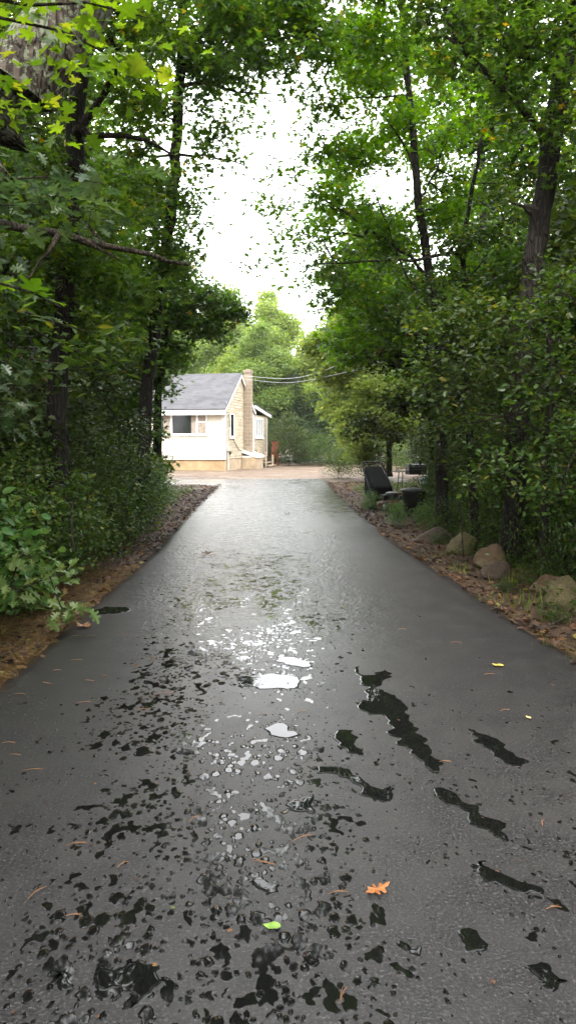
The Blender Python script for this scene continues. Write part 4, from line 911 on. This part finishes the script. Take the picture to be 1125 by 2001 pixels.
yy = 1.8 + rng.uniform(0, 1, n) ** 1.3 * 22; xl_ = edge_x(LEFT, yy); xr_ = edge_x(RIGHT, yy); u_ = rng.beta(.6, .6, n); xx = xl_ + .06 + (xr_ - xl_ - .12) * u_
V, F, r = leaf_arrays(np.stack([xx, yy, np.full(n, .0345)], 1), .016, T_STAR, rng, tilt=.12, droop=0); o = np_mesh('leaf_fragments', V, F, L_LITTER, rnd=r); tag(o, 'tiny dull leaf scraps and grit strewn over the wet asphalt', 'debris', kind='stuff')
needles = [(150,1243,.06),(72,1745,1.2),(145,1790,.1),(515,1685,2.8),(660,1745,.25),(670,1945,1.35),(1080,1775,.25),(150,1650,.35),(590,1390,.4),(590,1638,.5),(18,1452,0),(30,1476,.1),(112,1310,.1),(40,1357,.05),(165,1373,.3),(92,1335,2.7),(175,1330,2.9),
           (205,1320,2.9),(150,1290,.1),(180,1243,.05),(245,1240,.05),(240,1180,0),(280,1387,.1),(322,1355,.2),(870,1489,-.05),(985,1388,.4),(1060,1608,1.1),(890,1256,-.1),(380,1600,.9),(240,1690,1.0),(785,1230,.02),(210,1150,.1),(300,1287,.1),(265,1300,2.8),(65,1505,.2),(955,1318,.3)]
mN = simple('dry_needle', (.26,.13,.06), .6, .3, var=.3, scale=30)
nm = MB(); nm.tube([(-.05,0,.003),(-.015,.003,.007),(.02,.001,.006),(.05,-.006,.003)], [.0011,.0016,.0016,.0008], 5); nm.tube([(-.05,0,.003),(0,.008,.006),(.045,.008,.004)], [.001,.0014,.0006], 5)
n0 = nm.build('pine_needle', mN)
for i, (u, v, a) in enumerate(needles):
    o = n0 if i == 0 else n0.copy()
    if i: C.objects.link(o)
    P = gnd(u, v, .031); o.location = tuple(P); o.rotation_euler = (0, 0, a + rs.uniform(-.1, .1)); s_ = rs.uniform(.6, 1.15); o.scale = (s_ * .8, .8, .8)
    tag(o, 'thin orange brown pine needle bundle lying on the asphalt', 'pine needle', 'pine needles on the driveway')

# ------------------------------------------------------------------ house
HA = R(-14.5)     # the gable wall runs back and to the right
cn = gnd(440, 920)
print('house corner', cn)
H = empty('house', (cn[0], cn[1], 0), HA); tag(H, 'single storey cream sided house with grey shingle roof and tan chimney beyond the driveway', 'house')
FW, WT, GD, RZ, ED, FZ = 16.0, 3.22, 5.3, 5.02, 8.5, .60
def lap(m, fn_pt, w0, w1, z0, z1, clip=None, h=.14, out=.034):
    """clapboards; fn_pt(a, z, off) gives the 3-D point, clip(z) gives (a0,a1)"""
    z = z0
    while z < z1 - 1e-4:
        zt = min(z + h, z1); a0, a1 = clip(z) if clip else (w0, w1); b0, b1 = clip(zt) if clip else (w0, w1)
        if a1 - a0 > .02:
            m.add([fn_pt(a0, z, out), fn_pt(a1, z, out), fn_pt(b1, zt, .002), fn_pt(b0, zt, .002), fn_pt(a0, z, .002), fn_pt(a1, z, .002)], [(0,1,2,3), (4,5,1,0)])
        z = zt
# core walls as closed boxes slightly inside the boards
m = MB(); m.box((-FW, .0, FZ), (-.0, GD, WT)); 
m.add([(-FW,0,WT),(0,0,WT),(0,GD,WT),(-FW,GD,WT),(-FW,GD/2,RZ-.1),(0,GD/2,RZ-.1)], [(0,1,5,4),(2,3,4,5),(1,2,5),(3,0,4)])
m.box((-5.5, GD + .002, FZ), (-.0, ED, 2.98)); m.build('wall_core', M_SIDING, H)
m = MB(); lap(m, lambda a, z, o: (a, -o, z), -FW, -.02, FZ, WT - .02, out=.014); front = m.build('front_siding', M_SIDING, H)
m = MB()
def gclip(z):
    if z <= WT: return (.05, GD)
    t = (z - WT) / (RZ - .12 - WT); return (GD/2 * t + .02, GD - GD/2 * t - .02)
lap(m, lambda a, z, o: (o, a, z), 0, GD, FZ, RZ - .15, gclip)
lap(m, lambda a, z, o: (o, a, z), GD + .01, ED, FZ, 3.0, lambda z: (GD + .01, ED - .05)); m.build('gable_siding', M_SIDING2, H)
m = MB(); m.box((-FW + .05, .04, -.1), (-.03, ED - .3, FZ - .003)); m.build('foundation', M_CONCF, H)
m = MB(); m.box((-.028, .03, -.1), (.015, 2.98, FZ - .04)); m.build('side_foundation', M_CONC, H)
# corner boards, skirt
m = MB(); m.box((-.14, -.035, FZ - .03), (.032, -.0, WT)); m.box((.004, .001, FZ - .03), (.034, .09, WT)); m.box((-FW, -.03, FZ - .035), (-.145, -.001, FZ + .02)); m.build('corner_trim', M_TRIM, H)
m = MB(); m.box((.004, GD - .03, FZ), (.036, GD + .09, 3.1)); m.box((.004, ED - .09, FZ), (.036, ED + .01, 3.0)); m.build('rear_trim', M_TRIM, H)
# roof
m = MB(); ov = .32; go = .14; th = .06; sl_ = (RZ - WT) / (GD / 2)
ez = WT - sl_ * ov + .12
for sgn in (0, 1):
    yf = -ov if sgn == 0 else GD + ov * .6; zf = ez if sgn == 0 else WT - sl_ * ov * .6 + .12
    a = [(-FW - .2, yf, zf), (go, yf, zf), (go, GD/2, RZ + .12), (-FW - .2, GD/2, RZ + .12)]
    b = [(x, y_, z - th) for x, y_, z in a]
    m.add(a + b, [(0,1,2,3) if sgn == 0 else (3,2,1,0), (4,7,6,5), (0,4,5,1), (1,5,6,2), (2,6,7,3), (3,7,4,0)])
roof = m.build('roof', M_SHING, H)
m = MB(); m.box((-FW - .2, -ov + .01, ez - .30), (go - .01, -ov + .04, ez - .065)); m.box((-FW - .2, -ov + .045, ez - .30), (go - .02, -.01, ez - .275)); m.build('fascia', M_TRIM, H)
m = MB()   # rake boards on the gable
for sgn in (0, 1):
    yf = -ov if sgn == 0 else GD + ov * .6; zf = ez if sgn == 0 else WT - sl_ * ov * .6 + .12
    y0, z0, y1, z1 = yf, zf - .065, GD/2, RZ + .055
    m.add([(go-.03,y0,z0),(go-.03,y1,z1),(go-.03,y1,z1-.16),(go-.03,y0,z0-.16),(go-.005,y0,z0),(go-.005,y1,z1),(go-.005,y1,z1-.16),(go-.005,y0,z0-.16)],
          [(0,1,2,3),(7,6,5,4),(0,4,5,1),(3,2,6,7),(0,3,7,4),(1,5,6,2)])
    m.add([(0,y0,z0-.02),(go-.04,y0,z0-.02),(go-.04,y1,z1-.02),(0,y1,z1-.02)], [(0,1,2,3)])
m.build('rake_board', M_TRIM, H)
m = MB(); a = [(-5.6, GD - .3, 3.62), (.22, GD - .3, 3.62), (.22, ED + .4, 3.14), (-5.6, ED + .4, 3.14)]; b = [(x, y_, z - .06) for x, y_, z in a]
m.add(a + b, [(0,1,2,3), (4,7,6,5), (0,4,5,1), (1,5,6,2), (2,6,7,3), (3,7,4,0)]); m.build('porch_roof', M_SHING, H)
m = MB(); a = [(.10, GD - .2, 3.55), (.20, GD - .2, 3.55), (.20, ED + .38, 3.08), (.10, ED + .38, 3.08)]; b = [(x, y_, z - .16) for x, y_, z in a]
m.add(a + b, [(0,1,2,3), (4,7,6,5), (0,4,5,1), (1,5,6,2), (2,6,7,3), (3,7,4,0)]); m.build('porch_fascia', M_TRIM, H)
# chimney with cap
m = MB(); m.box((.03, 3.35, .8), (.40, 3.85, 5.28)); m.box((.01, 3.31, 5.22), (.43, 3.89, 5.36)); ch = m.build('chimney', M_BRICK, H); m = MB(); m.box((.12,3.46,5.361),(.30,3.74,5.40)); m.build('flue', M_CONC, ch)
# cellar bulkhead
m = MB(); m.box((.002, 3.0, -.1), (.78, 4.6, .62)); m.build('bulkhead_base', M_CONC, H)
m = MB(); m.add([(.0,2.95,1.02),(.0,4.65,1.02),(.86,4.65,.70),(.86,2.95,.70),(.0,2.95,.88),(.0,4.65,.88),(.86,4.65,.60),(.86,2.95,.60)], [(0,3,2,1),(4,5,6,7),(0,4,7,3),(3,7,6,2),(2,6,5,1)]); m.box((.02,3.0,.621),(.7,4.6,.70)); m.build('bulkhead_lid', M_TRIM, H)
# windows on the front
def window(name, x0, x1, z0, z1, parts, side='front', fr=.06, par=H, glass=M_GLASS):
    def bx(m, a0, a1, o0, o1, b0, b1):
        if side == 'front': m.box((a0, -o1, b0), (a1, -o0, b1))
        else: m.box((o0 + .03, a0, b0), (o1 + .03, a1, b1))
    m = MB(); bx(m, x0, x1, .004, .05, z0, z0 + fr); bx(m, x0, x1, .004, .05, z1 - fr, z1)
    xs = [x0] + [p for p in parts] + [x1]
    for i, p in enumerate(xs):
        c0 = p if i == 0 else (p - fr if i == len(xs) - 1 else p - fr * .9); c1 = p + fr if i == 0 else (p if i == len(xs) - 1 else p + fr * .9)
        bx(m, c0, c1, .004, .048, z0 + fr, z1 - fr)
    wd = m.build(name, M_FRAMEW, par)
    m = MB(); bx(m, x0 + fr, x1 - fr, .019, .026, z0 + fr, z1 - fr); m.build('pane', glass, wd)
    m = MB(); bx(m, x0 - .05, x1 + .05, .02, .08, z0 - .07, z0 - .002); m.build('sill', M_FRAMEW, wd)
    return wd, bx
wd, bx = window('window', -3.50, -.94, 1.83, 3.12, [-2.86, -1.47])
m = MB(); bx(m, -1.78, -1.55, .030, .034, 1.90, 3.05); bx(m, -3.30, -2.93, .030, .034, 1.90, 3.05)
bx(m, -1.40, -1.01, .030, .034, 1.90, 3.05); m.build('curtain', M_CURT, wd)
m = MB(); bx(m, -1.415, -1.005, .036, .047, 2.44, 2.49); m.build('sash_rail', M_FRAMEW, wd)
window('window', -6.9, -5.9, 1.95, 3.05, [-6.4]); window('window', -10.2, -9.0, 1.95, 3.05, [-9.6])
m = MB(); window('window', .72, 1.42, 1.70, 2.95, [], 'side', .07)
window('window', 5.62, 7.35, 1.72, 2.85, [6.05, 6.48, 6.92], 'side', .075)
m = MB(); m.add([(-2.35,-.022,1.70),(-1.95,-.022,1.72),(-1.85,-.022,1.60),(-2.1,-.022,1.52)], [(0,1,2,3)])
# meter, conduit and cables on the corner
m = MB(); m.box((.036,.14,1.0),(.15,.34,1.30)); m.tube([(.09,.24,1.0),(.09,.24,.02)], .04, 8); m.tube([(.08,.2,1.3),(.06,.16,2.2),(.06,.12,3.3),(.08,.05,3.5)], .02, 6); m.build('meter_conduit', M_HUB, H)
m = MB(); m.tube([(.05,.6,2.9),(.05,.7,2.3),(.05,.9,1.9),(.06,1.6,1.4),(.06,2.3,1.05),(.07,2.9,.95)], .015, 5); m.tube([(.05,.3,1.2),(.06,.5,1.1),(.08,.6,.85),(.07,.45,.7)], .014, 5); m.box((.04,.5,.82),(.14,.66,.98)); m.build('side_cable', M_DCABLE, H)
# wooden steps and clutter by the bulkhead
Mt = H.matrix_basis.copy(); 
def hw(x, y_, z): return tuple(Matrix.Translation((cn[0], cn[1], 0)) @ Matrix.Rotation(HA, 4, 'Z') @ Vector((x, y_, z)))
S = empty('porch_steps', hw(.1, 5.6, 0), HA); tag(S, 'weathered wooden steps with handrail posts beside the house wall', 'steps')
m = MB()
for i in range(3): m.box((.05 + .26 * i, 0, .42 - .17 * i), (.36 + .26 * i, 1.3, .46 - .17 * i))
m.build('tread', M_WOOD, S); m = MB(); m.box((.0,-.04,.0),(.06,0,1.0)); m.box((.55,-.04,.0),(.63,.04,.95)); m.box((.05,-.04,.62),(.56,-.01,.70)); m.box((.62,1.3,0),(.70,1.38,.7)); m.build('handrail', M_WOOD, S)
m = MB(); m.add([(0,0,0),(0,0,.42),(.8,0,0),(0,.04,0),(0,.04,.42),(.8,.04,0)], [(0,2,1),(3,4,5),(1,2,5,4)]); m.box((0,.05,.02),(.4,1.2,.40)); m.build('stringer', M_ENG, S)
T_ = empty('red_cabinet', hw(.15, 9.0, 0), HA); tag(T_, 'rusty red cabinet raised on a dark stand behind the house corner', 'cabinet')
m = MB(); m.box((0,0,.75),(.38,.5,1.5)); m.build('body', M_REDP, T_, bevel=.03); m = MB(); m.box((-.03,-.03,1.501),(.41,.53,1.55)); m.build('lid', M_ENG, T_)
m = MB(); m.box((0,0,.0),(.05,.05,.749)); m.box((.33,0,.0),(.38,.05,.749)); m.box((0,.45,.0),(.05,.5,.749)); m.box((.33,.45,0),(.38,.5,.749)); m.box((.0,.051,.45),(.38,.44,.70)); m.build('stand', M_REDP, T_)
# cables from the gable peak to the right wood
def cable(pts, r, label):
    P = [np.array(p) for p in pts]; out = []
    for i in range(len(P) - 1):
        p0, p1, p2, p3 = P[max(i-1, 0)], P[i], P[i+1], P[min(i+2, len(P)-1)]
        for t in np.linspace(0, 1, 10, endpoint=False): out.append(.5*((2*p1)+(p2-p0)*t+(2*p0-5*p1+4*p2-p3)*t*t+(3*p1-p0-3*p2+p3)*t**3))
    out.append(P[-1]); m = MB(); m.tube([p - P[0] for p in out], r, 6); o = m.build('service_cable', M_WIRE, loc=tuple(P[0])); tag(o, label, 'cable', 'cables to the house gable')
cable([hw(.16, 2.65, 5.0), at(556, 740, 35), at(625, 727, 28), at(700, 692, 21.5), at(763, 659, 17.5), at(880, 594, 13.2), at(1060, 490, 10)], .011, 'upper pale service cable sagging from the gable peak')
cable([hw(.16, 2.9, 4.85), at(556, 748, 35), at(647, 734, 26), at(763, 702, 18.5), at(861, 670, 14.8), at(1040, 610, 11)], .009, 'lower pale service cable sagging from the gable peak')

# ------------------------------------------------------------------ things on the right: mower, bin, grill, bundle
def wheel(m, c, r, w, mi=0):
    M = Matrix.Translation(c) @ Matrix.Rotation(R(90), 4, 'Y')
    m.lathe([(r*.55,-w/2),(r*.9,-w/2),(r,-w*.3),(r,w*.3),(r*.9,w/2),(r*.55,w/2),(r*.55,-w/2)], 20, mi, (0,0,0), M)
def hub(m, c, r, w):
    M = Matrix.Translation(c) @ Matrix.Rotation(R(90), 4, 'Y'); m.lathe([(0,-w/2),(r*.5,-w/2),(r*.56,-w*.4),(r*.56,w*.4),(r*.5,w/2),(0,w/2)], 16, 0, (0,0,0), M)
pm = gnd(757, 990); LM = empty('lawn_mower', (pm[0] - .05, pm[1] - .9, .0), R(16)); tag(LM, 'old push lawn mower with red deck, black grass bag and grey handle', 'lawn mower')
LM.location.z = zg(pm[0], pm[1]); LM.scale = (1.2, 1.2, 1.0)
m = MB(); m.lathe([(.0,.24),(.16,.24),(.23,.22),(.27,.17),(.28,.10),(.26,.10)], 24); m.box((-.24,-.34,.11),(.24,-.1,.19)); m.box((-.24,.1,.11),(.24,.34,.18)); m.build('deck', M_REDM, LM, bevel=.01)
m = MB(); m.lathe([(0,.42),(.07,.42),(.12,.40),(.14,.34),(.14,.25),(.0,.25)], 20); m.box((-.2,-.08,.25),(-.1,.08,.36)); m.box((.1,-.05,.25),(.19,.06,.33)); m.build('engine', M_ENG, LM, bevel=.006)
for sx in (-1, 1):
    for sy in (-1, 1):
        m = MB(); wheel(m, (sx*.27, sy*.3, .12), .12, .05); wh = m.build('wheel', M_TYRE, LM); m = MB(); hub(m, (sx*.27, sy*.3, .12), .12, .055); m.build('hub', M_HUB, wh)
m = MB()
for sx in (-1, 1): m.tube([(sx*.22,.28,.17),(sx*.22,.55,.52),(sx*.22,.78,.83),(sx*.20,.93,1.02)], .02, 8)
m.tube([(-.20,.93,1.02),(-.1,.95,1.04),(.1,.95,1.04),(.20,.93,1.02)], .013, 8); m.tube([(-.22,.55,.52),(.22,.55,.52)], .01, 6); m.tube([(-.21,.80,.86),(0,.83,.90),(.21,.80,.86)], .008, 6); m.build('handle', M_GREYM, LM)
m = MB(); pr = [(-.2,.34,.14),(.2,.34,.14),(.2,.85,.30),(-.2,.85,.30),(-.18,.34,.50),(.18,.34,.50),(.19,.88,.96),(-.19,.88,.96)]
m.add(pr, [(3,2,1,0),(4,5,6,7),(0,1,5,4),(1,2,6,5),(2,3,7,6),(3,0,4,7)]); m.build('grass_bag', M_BAG, LM, bevel=.05)
pb = gnd(799, 1006); BN = empty('rubbish_bin', (pb[0] - .04, pb[1] - .7, zg(pb[0], pb[1] - .7))); tag(BN, 'black plastic rubbish bin with a flat lid beside the driveway bushes', 'bin')
m = MB(); m.lathe([(0,.0),(.185,.0),(.195,.03),(.235,.44),(.245,.45),(.245,.48),(.225,.48),(.21,.1),(0,.1)], 32); m.build('body', M_BLACKP, BN)
m = MB(); m.lathe([(.262,.47),(.265,.50),(.25,.52),(.15,.54),(.05,.55),(0,.55)], 32); m.tube([(-.06,0,.55),(-.05,0,.58),(.05,0,.58),(.06,0,.55)], .012, 6); m.build('lid', M_BLACKP, BN)
m = MB(); m.tube([(-.25,-.02,.45),(-.29,-.03,.43),(-.29,.03,.40),(-.25,.04,.42)], .016, 6); m.build('grip', M_REDM, BN)
pg = at(812, 915, 21.5); GR = empty('barbecue_cart', (pg[0], 21.5, zg(pg[0], 21.5)), .2); tag(GR, 'black barbecue cart with side shelf behind the bin', 'barbecue')
GR.scale = (.9, .8, .72)
m = MB(); m.box((-.29,-.2,.70),(.29,.2,.90)); m.build('firebox', M_BLACKP, GR, bevel=.02)
m = MB(); pr = [(y_, z_) for y_, z_ in ((-.21,.905),(-.205,1.0),(-.14,1.09),(0,1.12),(.14,1.09),(.205,1.0),(.21,.905))]
m.add([(x_, a_, b_) for x_ in (-.3,.3) for a_, b_ in pr], [(i, i+1, i+8, i+7) for i in range(6)] + [(0,7,13,6), tuple(range(6,-1,-1)), tuple(range(7,14))]); m.tube([(-.2,-.24,.98),(.2,-.24,.98)], .012, 8); m.build('cover', M_BLACKP, GR)
m = MB(); m.box((-.75,-.2,.80),(-.31,.2,.83)); m.box((.31,-.2,.80),(.75,.2,.83)); m.build('side_shelf', M_BLACKP, GR, bevel=.005)
for sx, sy in ((-.5,-.18),(.5,-.18),(-.5,.18),(.5,.18)): m = MB(); m.tube([(sx,sy,.8),(sx*1.05,sy*1.2,.0)], .015, 8); m.build('leg', M_GREYM, GR)
pt = gnd(808, 975); BD = MB()
import bmesh
def lump(name, mat, parent, c, s, seed):
    bm = bmesh.new(); bmesh.ops.create_icosphere(bm, subdivisions=4, radius=1)
    for v in bm.verts:
        p = v.co.copy(); n = 1 + .35 * mnoise.noise(p * 1.7 + Vector((seed, 0, 0))) + .12 * abs(mnoise.noise(p * 6 + Vector((0, seed, 0)))); v.co = Vector((p.x * s[0] * n, p.y * s[1] * n, max(p.z * s[2] * n, -s[2] * .8)))
    me = bpy.data.meshes.new(name); bm.to_mesh(me); bm.free(); me.materials.append(mat)
    for p in me.polygons: p.use_smooth = True
    o = bpy.data.objects.new(name, me); C.objects.link(o); o.location = c
    if parent: o.parent = parent
    return o
TB = lump('tarp_bundle', M_BLUE, None, (pt[0] + .15, 18.6, .5), (.26, .2, .18), 3); tag(TB, 'crumpled blue tarp bundle between the mower and the bin', 'tarp')
TT = empty('toy_cart', (pt[0] + .2, 18.5, zg(pt[0], 18.5)), .3); tag(TT, 'low red cart carrying the blue bundle', 'cart')
m = MB(); m.box((-.45,-.28,.2),(.45,.28,.23)); m.box((-.45,-.28,.231),(.45,-.25,.34)); m.box((-.45,.25,.231),(.45,.28,.34)); m.build('tray', M_REDM, TT, bevel=.01)
for sx in (-.3, .3):
    for sy in (-.3, .3): m = MB(); Mw = Matrix.Translation((sx, sy, .12)) @ Matrix.Rotation(R(90), 4, 'X'); m.lathe([(0,-.02),(.1,-.02),(.12,0),(.1,.02),(0,.02)], 16, 0, (0,0,0), Mw); m.build('wheel', M_TYRE, TT)
print('objects', len(bpy.data.objects))

# ------------------------------------------------------------------ thin damp air
hz = MB(); hz.box((-60, -20, -1.2), (60, 90, 26)); kz = NM('damp_air'); pv = kz.n('ShaderNodeVolumePrincipled')
pv.inputs['Color'].default_value = (.92, .95, .9, 1); pv.inputs['Density'].default_value = .0004; pv.inputs['Anisotropy'].default_value = .2
kz.l(pv.outputs[0], kz.out.inputs['Volume']); hzo = hz.build('haze', kz.m); tag(hzo, 'thin pale haze over the clearing', 'haze', kind='stuff')
